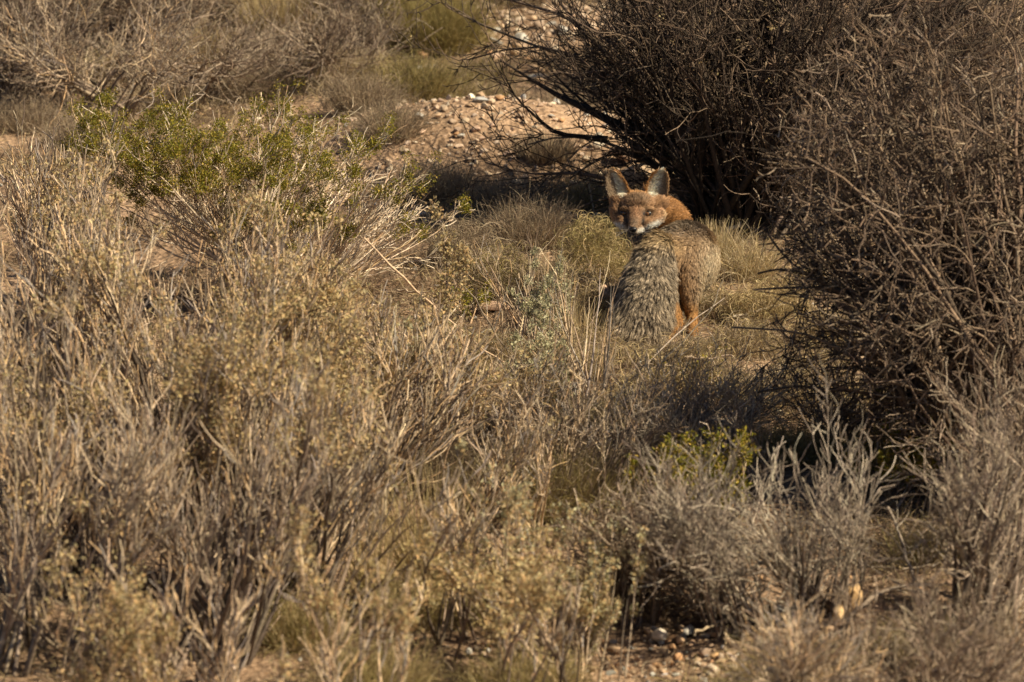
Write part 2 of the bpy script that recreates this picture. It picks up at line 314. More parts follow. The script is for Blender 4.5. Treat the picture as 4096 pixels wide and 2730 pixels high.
TUSS = [
 (2370, 1170, 330, 330, 'curly', YEL+OLV, 'tall cushion of curly yellow green grass just left of the fox face'),
 (2120, 1010, 360, 230, 'fine', GRY, 'wide grey brown grass cushion between the green shrub and the fox'),
 (1850, 1090, 300, 230, 'curly', GRY, 'grey brown curly grass under the right tips of the green shrub'),
 (2020, 1230, 330, 260, 'curly', GRY+OLV, 'curly brown grass behind the dark bare stems'),
 (2540, 1500, 400, 95, 'curly', YEL+GRY, 'tan curly grass cushion covering the foot of the tail'),
 (2760, 1540, 300, 150, 'curly', YEL+GRY, 'curly tan grass around the hind paws of the fox'),
 (2980, 1480, 340, 190, 'curly', GRY+YEL, 'curly grass hummock right of the hind legs'),
 (3080, 1330, 360, 210, 'curly', YEL, 'bright yellow curly grass hummock right of the fox'),
 (2990, 1150, 260, 190, 'fine', YEL+PAL, 'bright fine grass tuft touching the right flank of the fox'),
 (3280, 1180, 320, 170, 'curly', YEL+GRY, 'yellow grass cushion seen through the dark brush right of the fox'),
 (3330, 1430, 340, 220, 'curly', YEL+GRY, 'curly grass hummock beneath the hanging dark branches'),
 (3120, 1660, 420, 210, 'curly', GRY+YEL, 'broad brown curly grass hummock above the grey brush'),
 (3480, 1660, 380, 190, 'curly', YEL+GRY, 'curly grass hummock low on the right under the dark brush'),
 (2520, 1720, 360, 190, 'curly', YEL+GRY, 'curly grass cushion below the fox and left of the forked twig'),
 (2250, 1560, 380, 230, 'curly', GRY+YEL, 'brown curly grass behind the tall bare stems'),
 (1980, 1540, 380, 230, 'curly', GRY+YEL, 'brown curly grass left of the tall bare stems'),
 (2280, 1800, 420, 240, 'curly', GRY+YEL, 'brown curly grass in front of the tall bare stems'),
 (1650, 440, 360, 200, 'fine', OLV+[(.16, .13, .07)], 'dark olive grass mound in front of the stony strip'),
 (1330, 430, 330, 170, 'fine', GRY+YEL, 'soft brown grass mound above the top of the green shrub'),
 (1010, 450, 340, 150, 'fine', GRY, 'grey brown grass mound behind the green shrub crown'),
 (1450, 590, 330, 190, 'fine', GRY, 'dull brown grass mound left of the rocky mound'),
 (700, 470, 320, 130, 'fine', GRY, 'low brown grass mound behind the left part of the green shrub'),
 (420, 360, 150, 150, 'fine', YEL+PAL, 'small rounded straw coloured tuft at the upper left'),
 (90, 560, 340, 150, 'fine', GRY, 'brown grass mound at the far left edge'),
 (330, 620, 330, 140, 'fine', GRY, 'brown grass mound behind the left end of the green shrub'),
 (1750, 800, 380, 180, 'fine', GRY, 'dark brown grass at the left foot of the rocky mound'),
 (2060, 840, 380, 180, 'fine', GRY+[(.18, .13, .09)], 'dark brown grass right in front of the rocky mound'),
 (2180, 720, 330, 130, 'spiky', GRY+[(.18, .13, .09)], 'spiky dark tuft at the right foot of the rocky mound'),
 (2350, 850, 260, 150, 'fine', GRY+OLV, 'shaded grass left of the fox ear'),
 (1120, 230, 330, 260, 'spiky', PAL+YEL, 'pale straw grass clump in the blurred background left of the stony strip'),
 (820, 330, 280, 160, 'fine', YEL+GRY, 'tan blurred grass in the background between the grey bushes'),
 (1760, 230, 380, 330, 'fine', OLV, 'yellow green bushy grass clump at the top centre'),
 (1560, 160, 260, 230, 'fine', OLV, 'smaller olive grass clump beside the dark hollow at the top'),
 (2080, 110, 300, 160, 'fine', GRY, 'grey blurred grass at the top behind the thorny bush'),
 (1920, 330, 280, 110, 'fine', OLV+GRY, 'low olive tuft on the right of the stony strip'),
 (2180, 2060, 620, 340, 'fine', OLV+GRY, 'large blurred olive grass mound in the lower centre'),
 (2560, 2000, 300, 240, 'fine', YEL+GRY, 'blurred yellowish grass between the olive mound and the green sprigs'),
 (1780, 1990, 420, 230, 'fine', GRY, 'blurred grey brown grass left of the olive mound'),
 (2480, 2330, 300, 200, 'fine', YEL+GRY, 'blurred tan grass beside the dark hollow at the bottom'),
 (2000, 2440, 420, 200, 'fine', GRY+OLV, 'blurred brown grass at the bottom centre'),
 (1650, 2450, 420, 230, 'fine', YEL+OLV, 'blurred golden grass left of the bottom centre'),
 (1480, 2350, 90, 420, 'spiky', YEL, 'narrow sheaf of golden upright grass blades at the lower left centre'),
 (1700, 2300, 120, 500, 'spiky', YEL, 'taller sheaf of golden blades next to the narrow sheaf'),
 (2100, 2760, 520, 260, 'fine', OLV+YEL, 'blurred olive yellow grass cut by the bottom edge'),
 (2900, 2860, 600, 120, 'fine', OLV+GRY, 'blurred brown grass along the bottom edge right of centre'),
 (1500, 2800, 500, 330, 'fine', YEL+OLV, 'blurred golden grass cut by the bottom edge at left'),
 (2850, 1800, 350, 150, 'fine', YEL+GRY, 'tan grass below the green yellow sprig'),
 (3200, 1840, 400, 170, 'fine', YEL+OLV, 'yellow blurred grass behind the grey brush'),
 (3530, 1880, 360, 200, 'fine', OLV+YEL, 'olive grass behind the right end of the grey brush'),
 (3700, 2300, 380, 200, 'fine', OLV+GRY, 'olive blurred clump inside the lower right brush'),
 (3850, 2640, 500, 160, 'fine', GRY, 'grey brown blurred grass in the bottom right corner'),
 (1560, 690, 300, 170, 'fine', GRY, 'grey brown grass mound hiding the left foot of the rocky mound'),
 (1900, 420, 330, 110, 'fine', OLV+GRY, 'low olive grass mound behind the crest of the rocky mound'),
 (2200, 430, 330, 100, 'fine', GRY, 'low grey grass mound under the thorny arms behind the rocky mound'),
 (1450, 350, 300, 110, 'fine', YEL+GRY, 'tan grass at the left end of the stony strip'),
 (2350, 1420, 170, 170, 'spiky', YEL+PAL, 'straw coloured blades standing just left of the fox tail'),
 (2250, 1400, 220, 200, 'spiky', YEL+TAN0, 'upright tan grass blades among the thin bare stems left of the tail'),
 (2290, 1340, 320, 250, 'curly', YEL+GRY, 'curly grass cushion in the gap between the bare stems and the fox tail'),
 (2390, 1440, 240, 130, 'curly', YEL+GRY, 'low curly grass at the lower left of the fox tail'),
 (2200, 1260, 260, 160, 'fine', GRY+YEL, 'grey brown grass around the rough pinkish rock'),
 (2900, 1620, 360, 150, 'curly', YEL+GRY, 'low curly grass left of the broad brown hummock'),
 (3240, 1560, 320, 150, 'curly', YEL+GRY, 'low curly grass behind the broad brown hummock'),
 (2880, 1300, 220, 130, 'curly', YEL+GRY, 'small curly grass tuft beside the right hind leg of the fox'),
 (2640, 1600, 300, 130, 'curly', YEL, 'tan curly grass tuft right under the forked twig'),
 (3620, 2680, 420, 150, 'fine', OLV+GRY, 'blurred brown grass among the arching branches at the bottom right'),
 (3150, 2720, 420, 170, 'fine', YEL+OLV, 'blurred tan grass at the bottom edge right of the gravel'),
 (1200, 2560, 420, 240, 'fine', YEL+OLV, 'blurred golden grass between the leafy sprigs at the bottom left'),
 (2870, 1060, 200, 170, 'spiky', YEL+PAL, 'few upright straw blades right behind the fox rump'),
]
for a in TUSS: tussock(*a)
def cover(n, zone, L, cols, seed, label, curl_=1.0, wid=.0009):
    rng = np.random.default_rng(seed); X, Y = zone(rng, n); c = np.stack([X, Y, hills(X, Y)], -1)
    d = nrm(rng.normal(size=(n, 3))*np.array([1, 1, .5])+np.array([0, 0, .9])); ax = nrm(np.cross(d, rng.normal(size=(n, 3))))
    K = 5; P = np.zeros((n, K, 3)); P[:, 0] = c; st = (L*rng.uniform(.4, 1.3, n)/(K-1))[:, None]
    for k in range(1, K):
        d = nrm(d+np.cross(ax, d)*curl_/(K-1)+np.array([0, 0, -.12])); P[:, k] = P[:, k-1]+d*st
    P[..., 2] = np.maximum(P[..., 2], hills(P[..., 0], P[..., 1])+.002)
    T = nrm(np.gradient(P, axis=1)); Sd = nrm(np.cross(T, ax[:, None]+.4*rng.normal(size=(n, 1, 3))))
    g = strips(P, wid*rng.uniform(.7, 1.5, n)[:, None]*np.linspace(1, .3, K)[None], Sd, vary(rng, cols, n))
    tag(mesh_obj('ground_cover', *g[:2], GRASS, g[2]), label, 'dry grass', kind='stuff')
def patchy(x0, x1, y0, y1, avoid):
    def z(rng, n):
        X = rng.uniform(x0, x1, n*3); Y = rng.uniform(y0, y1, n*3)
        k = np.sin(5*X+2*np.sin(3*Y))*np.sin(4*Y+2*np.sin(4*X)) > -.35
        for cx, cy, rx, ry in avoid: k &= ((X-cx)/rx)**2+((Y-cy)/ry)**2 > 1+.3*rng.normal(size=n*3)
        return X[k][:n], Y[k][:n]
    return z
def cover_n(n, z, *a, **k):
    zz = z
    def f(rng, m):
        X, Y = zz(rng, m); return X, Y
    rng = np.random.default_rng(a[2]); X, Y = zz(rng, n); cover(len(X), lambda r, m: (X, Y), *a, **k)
AV = [(.0, 2.55, .72, .62), (-.15, 4.3, .75, .45), (.45, -2.75, .42, .3)]
cover_n(120000, patchy(-1.9, 1.9, -3.4, 6.2, AV), .07, GRY+YEL[:2]+[(.13, .095, .06), (.17, .12, .08), (.10, .075, .05)], 31, 'thin dry grass and litter covering the soil between the plants', curl_=1.3)  # darkest browns paint shade into the gaps as well as litter

# ------------------------------------------------------------------ shrubs
OLD_SHADE = [(.15, .115, .085), (.20, .155, .115), (.26, .20, .15), (.12, .09, .068)]  # old stem wood, kept dark to paint shade into the bush gaps
TAN = [(.58, .43, .28), (.44, .34, .24), (.70, .55, .38), (.27, .21, .155), (.56, .38, .21), (.38, .33, .29)]
GRB = [(.33, .26, .19), (.40, .32, .24), (.22, .17, .13), (.46, .37, .27)]
DRK = [(.050, .036, .026), (.070, .050, .036), (.040, .029, .021), (.11, .08, .058)]
BRN = [(.135, .095, .065), (.17, .12, .083), (.10, .072, .052), (.24, .17, .115)]
WHT = [(.68, .56, .41), (.58, .47, .34), (.74, .62, .48), (.50, .35, .21)]
GRN = [(.17, .165, .018), (.25, .225, .025), (.12, .125, .016), (.38, .27, .05), (.30, .25, .03)]
SAG = [(.47, .36, .17), (.54, .42, .23), (.38, .32, .17), (.55, .38, .19)]
SGP = [(.47, .45, .28), (.54, .50, .32), (.40, .38, .23)]
def leaves(rng, C, dirs, n_each, spread, size, cols):
    """little leaf blades bunched round the points C"""
    n = len(C)*n_each; c = np.repeat(C, n_each, 0); d0 = np.repeat(dirs, n_each, 0)
    d = nrm(d0*.5+rng.normal(size=(n, 3))); p = c+rng.normal(size=(n, 3))*spread
    s = size*rng.uniform(.6, 1.4, n)[:, None]; sd = nrm(np.cross(d, rng.normal(size=(n, 3))))
    up = np.cross(sd, d)
    V = np.stack([p, p+d*s*.5+sd*s*.28+up*s*.08, p+d*s, p+d*s*.5-sd*s*.28+up*s*.08], 1).reshape(-1, 3)
    F = np.arange(n*4).reshape(-1, 4)
    return V, F, np.repeat(vary(rng, cols, n, .2), 4, 0)
def make_shrub(name, label, cat, base, targets, cols, seed, lv1=(60, .25), lv2=(400, .10), lv3=(0, .05), r0=.007, stem_n=None, arch=.15,
               wander=(.08, .16, .25), trop=(0, 0, .05), foliage=None, group=None, base_r=.05, angles=((.3, .8), (.3, 1.0), (.3, 1.2)), polys=(), K0=10, minr=.0006,
               t0=.3, twig_cols=None, rr=(.45, .5, .6), poly_r=1.0, limit=None):
    rng = np.random.default_rng(seed); base = np.asarray(base, float)
    e = empty(name, [float(v) for v in base], label, cat, group)
    tg = np.asarray(targets, float); n = len(tg); lv0 = []
    if n:
        a = rng.uniform(0, 2*pi, n); b0 = base+np.stack([base_r*np.cos(a), base_r*np.sin(a), 0*a-.01], -1)
        dv = tg-b0; ln = np.linalg.norm(dv, axis=1, keepdims=True)
        mid = b0+dv*.5+np.array([0, 0, 1])*ln*arch*rng.uniform(.2, 1.4, (n, 1))+rng.normal(size=(n, 3))*ln*.05
        u = np.linspace(0, 1, K0)[None, :, None]
        P = b0[:, None]*(1-u)**2+2*mid[:, None]*u*(1-u)+tg[:, None]*u*u
        wob = np.cumsum(rng.normal(size=(n, K0, 3)), 1)*ln[:, None]*wander[0]/K0*.9; wob -= wob[:, :1]
        lv0.append(P+wob*u)
    for pl in polys: lv0.append(resample(pl, K0)[None])
    P0 = np.concatenate(lv0); n = len(P0)
    L0 = np.linalg.norm(np.diff(P0, axis=1), axis=2).sum(1)
    R0 = r0*(.55+.6*rng.random(n))[:, None]*np.clip(L0/L0.mean(), .5, 1.12)[:, None]*np.linspace(1, .12, K0)[None]**.9
    jit = 1+.12*rng.normal(size=R0.shape); R0 = R0*jit
    if len(polys): R0[-len(polys):] = np.maximum(R0[-len(polys):]*poly_r, .0025)
    st = tubes(P0, R0, vary(rng, cols, n), 5, rng); o = mesh_obj('stem', st[0], st[1], BARK, st[2], e)
    tc = twig_cols or cols; tw = []; prev, pr = P0, R0; allP = [(P0, R0)]
    for q, (cnt, L) in enumerate((lv1, lv2, lv3)):
        if not cnt: continue
        S, T, r, t, i = sample(rng, prev, pr, cnt, t0 if q == 0 else .2, 1.0)
        d = side_dir(rng, T, *angles[q]); Ls = L*rng.uniform(.45, 1.3, cnt)
        K = (7, 5, 4)[q]
        P = grow(rng, S, d, Ls, K, wander[min(q+1, 2)], trop)
        P[..., 2] = np.maximum(P[..., 2], hills(P[..., 0], P[..., 1])+.003)
        if limit is not None:      # nothing grows past the plant's own outline
            a_, b_ = to_pix(P); ok = (a_ > np.interp(b_, *limit)).all(1) | (rng.random(cnt) < .02); P = P[ok]; r = r[ok]; cnt = len(P)
        R = np.maximum(r*rr[q], minr)[:, None]*np.linspace(1, .4, K)[None]
        R = np.maximum(R, minr*.7); tw.append(tubes(P, R, vary(rng, tc, cnt), 3, rng)); allP.append((P, R)); prev, pr = P, R
    if tw:
        g = merge(tw); mesh_obj('twigs', g[0], g[1], BARK, g[2], e)
    if foliage:
        lv = foliage.get('level', len(allP)-1); lv = lv if isinstance(lv, list) else [lv]; sh_ = {1: [1.0], 3: [.08, .37, .55]}[len(lv)]
        got = [sample(rng, *allP[l], int(foliage['n']*f_), foliage.get('t0', .6), 1.0)[:2] for l, f_ in zip(lv, sh_)]
        S = np.concatenate([g_[0] for g_ in got]); T = np.concatenate([g_[1] for g_ in got])
        if foliage.get('patch'):      # foliage grows in patches
            f = foliage['patch']; k = (np.sin(S[:, 0]*f+seed)+np.sin(S[:, 2]*f*1.3+2*seed)+np.sin(S[:, 1]*f*.9+seed)) > foliage.get('cut', .2)
            S, T = S[k], T[k]
        if 'zmin' in foliage: k = S[:, 2] > foliage['zmin']; S, T = S[k], T[k]
        if len(S):
            lf = leaves(rng, S, T, foliage['each'], foliage['spread'], foliage['size'], foliage['cols'])
            mesh_obj('foliage', lf[0], lf[1], LEAF, lf[2], e, smooth=False)
    return e
def box_targets(seed, n, x0, x1, y0, y1, t, dt=.2, shape=None):
    rng = np.random.default_rng(seed); x = rng.uniform(x0, x1, n); y = rng.uniform(y0, y1, n)
    if shape: y = shape(x, y, rng)
    return at(x, y, t+rng.normal(size=n)*dt)
def to_pix(P):
    d = P-CAM; dep = d@VD; return 2048+d[..., 0]/dep*D*PXM, 1365-(d@VU)/dep*D*PXM
def clumped(T, k, f, seed):
    """gather branch ends into k uneven sub-crowns"""
    r = np.random.default_rng(seed); c = T[r.permutation(len(T))[:k]]
    j = ((T[:, None]-c[None])**2).sum(2).argmin(1); return T*(1-f)+c[j]*f
def px_shrub(name, label, cat, bx, by, box, n, cols, seed, dt=.2, bt=None, shape=None, clump=None, **k):
    b = ground(bx, by); t = depth_of(b) if bt is None else bt
    T = box_targets(seed, n, *box, t, dt, shape); T[:, 2] = np.maximum(T[:, 2], hills(T[:, 0], T[:, 1])+.03)
    if clump: T = clumped(T, *clump, seed)
    return make_shrub(name, label, cat, b, T, cols, seed, **k)

# green leaved shrub with whitish branches, in focus
def dome(x, y, rng):
    top = np.interp(x, [150, 300, 500, 900, 1250, 1400, 1500, 1600, 1700, 1800], [600, 570, 530, 500, 510, 560, 690, 780, 880, 960])
    return top+np.abs(rng.normal(size=len(x)))*150*np.clip(1-(x-1300)/600, .3, 1)
px_shrub('leafy_shrub', 'rounded shrub of whitish branches tipped with small bright green leaves, left of centre', 'shrub', 1080, 1215, (200, 1780, 0, 1), 75, WHT, 41,
         dt=.16, shape=dome, base_r=.10, lv1=(520, .12), lv2=(2400, .055), lv3=(900, .022), r0=.0050, arch=.10, wander=(.10, .13, .16), trop=(.05, 0, .07), minr=.0014, t0=.2,
         angles=((.2, .6), (.25, .75), (.3, .9)), foliage=dict(n=2000, each=75, spread=.0085, size=.0056, cols=GRN, t0=.93, patch=14, cut=-.6, level=[0, 1, 2], zmin=.19), rr=(.65, .68, .7))
# thorny dark shrub behind the fox
bC = ground(2960, 930); tC = depth_of(bC)
def pl(pts, t0, t1=None):
    t1 = t0 if t1 is None else t1; n = len(pts); return np.array([at(p[0], p[1], t0+(t1-t0)*i/(n-1)) for i, p in enumerate(pts)])
PC = [pl(p, tC, tC+d) for p, d in [
    ([(2960, 930), (2780, 860), (2600, 800), (2400, 785), (2310, 835)], -.1), ([(2950, 900), (2800, 800), (2600, 650), (2430, 560), (2210, 540), (2110, 580)], .0),
    ([(2430, 560), (2210, 535), (2133, 452), (2073, 416), (2032, 333)], .0), ([(2950, 900), (2820, 780), (2650, 690), (2520, 600), (2430, 610), (2335, 672), (2280, 715)], -.1),
    ([(2500, 740), (2335, 690), (2115, 700), (1940, 650)], .1), ([(2960, 920), (2800, 700), (2550, 420), (2300, 200), (2100, 165), (1870, 240)], .4),
    ([(2960, 920), (2800, 650), (2500, 330), (2200, 200), (1950, 120), (1790, 30)], .5), ([(2960, 920), (2830, 600), (2620, 300), (2400, 120), (2150, 20), (1900, -30)], .4),
    ([(2960, 920), (2800, 720), (2500, 500), (2250, 400), (2000, 240)], .3), ([(2960, 920), (2760, 480), (2680, 200), (2620, -60)], .1),
    ([(2960, 920), (2860, 500), (2880, 200), (2900, -100)], .0), ([(2960, 920), (2850, 620), (2560, 250), (2450, -100)], .2), ([(2960, 920), (2700, 560), (2480, 260), (2250, 60), (2180, -100)], .2),
    ([(2980, 920), (3050, 600), (3100, 250), (3120, -50)], .0), ([(2990, 920), (3150, 600), (3250, 300), (3350, -80)], .0), ([(3000, 920), (3250, 700), (3450, 400), (3600, 50)], .1),
    ([(3000, 930), (3300, 820), (3600, 600), (3850, 300)], .1), ([(2960, 930), (2850, 870), (2700, 850), (2640, 800)], -.1)]]
def fan(x, y, rng): return y
TC = np.concatenate([box_targets(51, 80, 2350, 3300, -250, 350, tC-.03, .22), box_targets(52, 70, 3100, 4250, -250, 600, tC+.05, .3), box_targets(53, 8, 2050, 2500, 0, 360, tC+.2, .2)])
TC = clumped(TC, 22, .45, 5)
make_shrub('thorny_shrub', 'big dark brown thorny bush with bare tangled branches rising behind the fox', 'shrub', bC, TC, DRK, 55, lv1=(2000, .22), lv2=(8500, .09), lv3=(7000, .028),
           r0=.0115, arch=.06, wander=(.10, .17, .2), trop=(-.02, 0, .05), base_r=.12, polys=PC, poly_r=1.35, angles=((.3, .8), (.4, 1.1), (.8, 1.4)), minr=.0018, t0=.15, twig_cols=DRK+DRK+DRK+BRN,
           foliage=dict(n=900, each=4, spread=.004, size=.007, cols=SAG, t0=.5, patch=6, cut=.5))
# front right brush, out of focus
bD = ground(4080, 2010); tD = depth_of(bD)
PD = [pl(p, tD, tD+.1) for p in [
    [(4060, 2000), (3920, 1800), (3800, 1630), (3737, 1480), (3650, 1357), (3530, 1220), (3380, 1080), (3250, 950), (3150, 880)],
    [(4060, 2000), (4000, 1720), (3700, 1605), (3470, 1580), (3350, 1610), (3290, 1690)], [(3700, 1605), (3465, 1575), (3200, 1540), (3030, 1570)],
    [(3760, 1560), (3500, 1500), (3330, 1375), (3210, 1327), (3115, 1320), (2925, 1310)], [(3650, 1400), (3500, 1315), (3380, 1185), (3263, 1120), (3145, 1048), (3067, 930)],
    [(3450, 1280), (3293, 1167), (3263, 1078), (3222, 935), (3200, 860)], [(3400, 1190), (3234, 1095), (3127, 1072), (3032, 1095)], [(3560, 1200), (3350, 1155), (3174, 1150), (3014, 1160)],
    [(4080, 1900), (3950, 1500), (3700, 1100), (3400, 700), (3150, 640), (3070, 650)], [(3900, 1500), (3600, 1080), (3400, 830), (3250, 590), (3080, 590)],
    [(4080, 2000), (4080, 1500), (3950, 1050), (3700, 950), (3600, 1020)], [(4100, 2000), (3900, 1450), (3620, 1250), (3550, 1400), (3480, 1720)]]]
TD = np.concatenate([box_targets(61, 90, 3050, 4300, 150, 900, tD, .25, lambda x, y, r: np.maximum(y, np.interp(x, [3000, 3300, 3700, 4096], [520, 200, 120, 60]))), box_targets(62, 60, 3200, 4250, 900, 1400, tD+.05, .3), box_targets(63, 10, 3250, 3700, 1350, 1650, tD, .2)])
TD = clumped(TD, 20, .45, 5)
make_shrub('thorny_shrub', 'blurred dark brown brush with knotted drooping twigs filling the right edge in front', 'shrub', bD, TD, BRN, 66, lv1=(1500, .20), lv2=(6000, .085), lv3=(5000, .032),
           r0=.009, arch=.2, wander=(.14, .19, .20), trop=(-.03, 0, 0), base_r=.14, polys=PD, poly_r=1.5, limit=([0, 300, 600, 900, 1100, 1300, 1500, 1600, 1750], [3350, 3150, 3000, 2990, 2960, 2880, 2900, 2960, 3350]), angles=((.4, 1.1), (.5, 1.3), (.8, 1.4)), minr=.0020, t0=.25, twig_cols=BRN+BRN+DRK[2:]+TAN[3:4]+GRB[:1], rr=(.55, .6, .7))

# foreground left: pale dry bushes with yellow green leaf knobs
def A(label, bx, by, box, n, seed, cols=TAN, fol=(520, 9), **k):
    kw = dict(clump=(6, .5), lv1=(230, .15), lv2=(820, .08), lv3=(0, 0), r0=.0062, arch=.05, wander=(.09, .12, .15), trop=(0, 0, .13), base_r=.09, minr=.0019, dt=.2, t0=.3, twig_cols=TAN if cols is TAN else TAN[1:]+GRB,
              angles=((.15, .5), (.2, .7), (.3, 1)), rr=(.6, .65, .6),
              foliage=dict(n=int(fol[0]*.6), each=fol[1]*4, spread=.012, size=.010, cols=SAG, t0=.35, patch=8, cut=.25) if fol[0] else None)
    kw.update(k); return px_shrub('dry_shrub', label, 'shrub', bx, by, box, n, OLD_SHADE+cols[:1], seed, group='dry twiggy bushes in the left foreground', **kw)
sh = lambda xs, ys, j: (lambda x, y, r: np.interp(x, xs, ys)+r.random(len(x))*j)
A('row of thin grey stems with tiny pale buds at the far left edge', 250, 1290, (-60, 620, 0, 1), 55, 71, GRB, (500, 7), shape=sh([0, 300, 600], [600, 640, 720], 260), lv2=(700, .06))
A('tall tan bush in the left foreground, leftmost of its row, stems leaning left', 330, 2000, (-250, 500, 0, 1), 60, 72, shape=sh([-200, 500], [800, 760], 500))
A('tall tan bush in the left foreground below the left half of the green leaved shrub', 680, 2080, (250, 950, 0, 1), 70, 73, shape=sh([200, 600, 900], [830, 830, 950], 600))
A('tan bush with many yellow green leaf knobs below the middle of the green leaved shrub', 920, 2080, (700, 1400, 0, 1), 70, 74, shape=sh([700, 1100, 1400], [960, 1020, 1060], 560), fol=(800, 10))
A('loose tan bush whose long stems fan out to the right toward the centre', 1180, 2080, (1150, 1900, 0, 1), 45, 75, shape=sh([1150, 1500, 1900], [1080, 1150, 1400], 420), fol=(560, 10))
A('dense tan bush low in front between the leafy knobs and the grey stems', 850, 2400, (450, 1250, 0, 1), 60, 76, shape=sh([400, 900, 1300], [1250, 1200, 1350], 500), fol=(500, 9), cols=TAN+GRB)
A('dense grey tan bush low on the left edge', 330, 2400, (-250, 500, 0, 1), 60, 77, shape=sh([-200, 500], [1200, 1250], 500), cols=TAN+GRB, fol=(260, 8))
A('grey woody bush with bare crossing branches near the bottom left corner', 150, 2650, (-350, 700, 0, 1), 34, 78, shape=sh([-300, 700], [1850, 1750], 500), cols=GRB, fol=(60, 8), lv2=(700, .1), r0=.006, arch=.12)
A('grey brown bush with dark gaps at the bottom, beside the woody corner bush', 800, 2620, (500, 1250, 0, 1), 45, 79, shape=sh([500, 1250], [1650, 1750], 500), cols=GRB+TAN[:1], fol=(160, 9), lv2=(800, .1))
A('grey tan bush leaning right above the golden grass', 1150, 2450, (1000, 1750, 0, 1), 50, 80, shape=sh([1000, 1750], [1500, 1750], 420), cols=GRB+TAN, fol=(260, 9), arch=.1)
A('low grey bush with stems lying to the right in the middle of the picture', 1500, 1930, (1500, 2150, 0, 1), 45, 81, shape=sh([1500, 2150], [1300, 1600], 300), cols=GRB+TAN, fol=(320, 8), arch=.06)
A('tan leafy sprigs at the bottom centre, left of the bare gravel', 2120, 2750, (1950, 2330, 0, 1), 22, 97, shape=sh([1950, 2330], [2200, 2250], 280), fol=(420, 8), lv1=(80, .10), lv2=(240, .05), r0=.0045)
A('tan leafy sprigs in the lower centre beside the pale sage', 1900, 2550, (1650, 2150, 0, 1), 26, 98, shape=sh([1650, 2150], [2000, 1950], 300), fol=(380, 8), lv1=(80, .10), lv2=(240, .05), r0=.0045)
A('thin tan twigs and small leaf knobs above the olive mound', 2000, 2130, (1750, 2300, 0, 1), 30, 99, shape=sh([1750, 2300], [1680, 1720], 260), fol=(260, 7), lv1=(100, .10), lv2=(300, .05), r0=.004, minr=.0015)
for i, (lb, bx, x0, x1, y0) in enumerate([('blurred yellow green leafy sprigs rising at the bottom left corner', 400, 150, 700, 2430), ('blurred golden leafy sprig at the bottom left, taller than its neighbours', 560, 420, 620, 2230),
        ('blurred golden leafy sprigs at the bottom between the left corner and the centre', 900, 700, 1200, 2400), ('blurred pale yellow leafy sprigs at the bottom left of centre', 1350, 1150, 1650, 2250)]):
    A(lb, bx, 3050, (x0, x1, 0, 1), 18, 90+i, shape=sh([x0, x1], [y0, y0+60], 350), cols=TAN, fol=(200, 7), lv1=(60, .10), lv2=(200, .05), dt=.12, r0=.0034)
# pale green sage sprigs
def sage(label, bx, by, box, n, seed, **k):
    kw = dict(lv1=(26, .09), lv2=(60, .035), lv3=(0, 0), r0=.0028, arch=.0, wander=(.06, .1, .15), trop=(0, 0, .12), base_r=.05, minr=.001, dt=.08, angles=((.2, .6), (.3, .9), (.3, 1)),
              foliage=dict(n=240, each=12, spread=.004, size=.008, cols=SGP, t0=.25)); kw.update(k)
    return px_shrub('sage_plant', label, 'plant', bx, by, box, n, GRB+TAN, seed, group='pale green sage sprigs', **kw)
sage('pale green sage sprigs standing in the middle, left of the fox', 2180, 1500, (2040, 2260, 1020, 1200), 14, 101)
sage('short grey green sage sprig before the dark gap left of the fox', 2330, 1720, (2020, 2240, 1330, 1500), 8, 102)
sage('blurred pale sage sprigs with stacked leaf knobs at the bottom centre', 2150, 2560, (1850, 2150, 1950, 2250), 12, 103, foliage=dict(n=170, each=12, spread=.005, size=.009, cols=SGP+SAG, t0=.2))
sage('blurred pale sage sprigs leaning right over the dark hollow', 2330, 2520, (2130, 2500, 2000, 2300), 12, 104, foliage=dict(n=170, each=12, spread=.005, size=.009, cols=SGP+SAG, t0=.2))
sage('blurred pale sage sprigs just above the bottom gravel', 2400, 2620, (2200, 2560, 2200, 2480), 12, 105, foliage=dict(n=170, each=12, spread=.005, size=.009, cols=SGP+SAG, t0=.2))
sage('blurred sage sprig with two leafy spikes left of centre', 1720, 1950, (1640, 1790, 1350, 1560), 6, 106, foliage=dict(n=200, each=16, spread=.007, size=.010, cols=SGP+SAG, t0=.2))
sage('tall blurred sage spike against the right end of the green shrub', 1790, 1760, (1760, 1830, 990, 1150), 4, 107, foliage=dict(n=120, each=16, spread=.008, size=.010, cols=SAG, t0=.1))
# bare stems left of the fox
px_shrub('bare_stems', 'thin tan leafless stems standing just left of the fox tail', 'plant', 2330, 1660, (2150, 2480, 1050, 1400), 26, TAN, 111, dt=.08, lv1=(26, .10), lv2=(20, .04), r0=.0028, arch=0, wander=(.06, .1, .1), base_r=.05, angles=((.2, .6), (.3, .8), (.3, 1)), minr=.001)
px_shrub('bare_stems', 'dark and tan bare stems standing close together in the middle, beyond the sage sprigs', 'plant', 2050, 1380, (1880, 2200, 930, 1120), 26, TAN+BRN, 112, dt=.06, lv1=(40, .08), lv2=(60, .04), r0=.0024, arch=0, wander=(.05, .1, .1), base_r=.06, angles=((.2, .5), (.3, .8), (.3, 1)), minr=.0009)
px_shrub('bare_stems', 'a few black crooked stems before the curly grass left of the fox', 'plant', 2160, 1230, (2090, 2190, 880, 1000), 5, DRK, 113, dt=.04, lv1=(8, .08), lv2=(0, 0), r0=.003, arch=.1, base_r=.03)
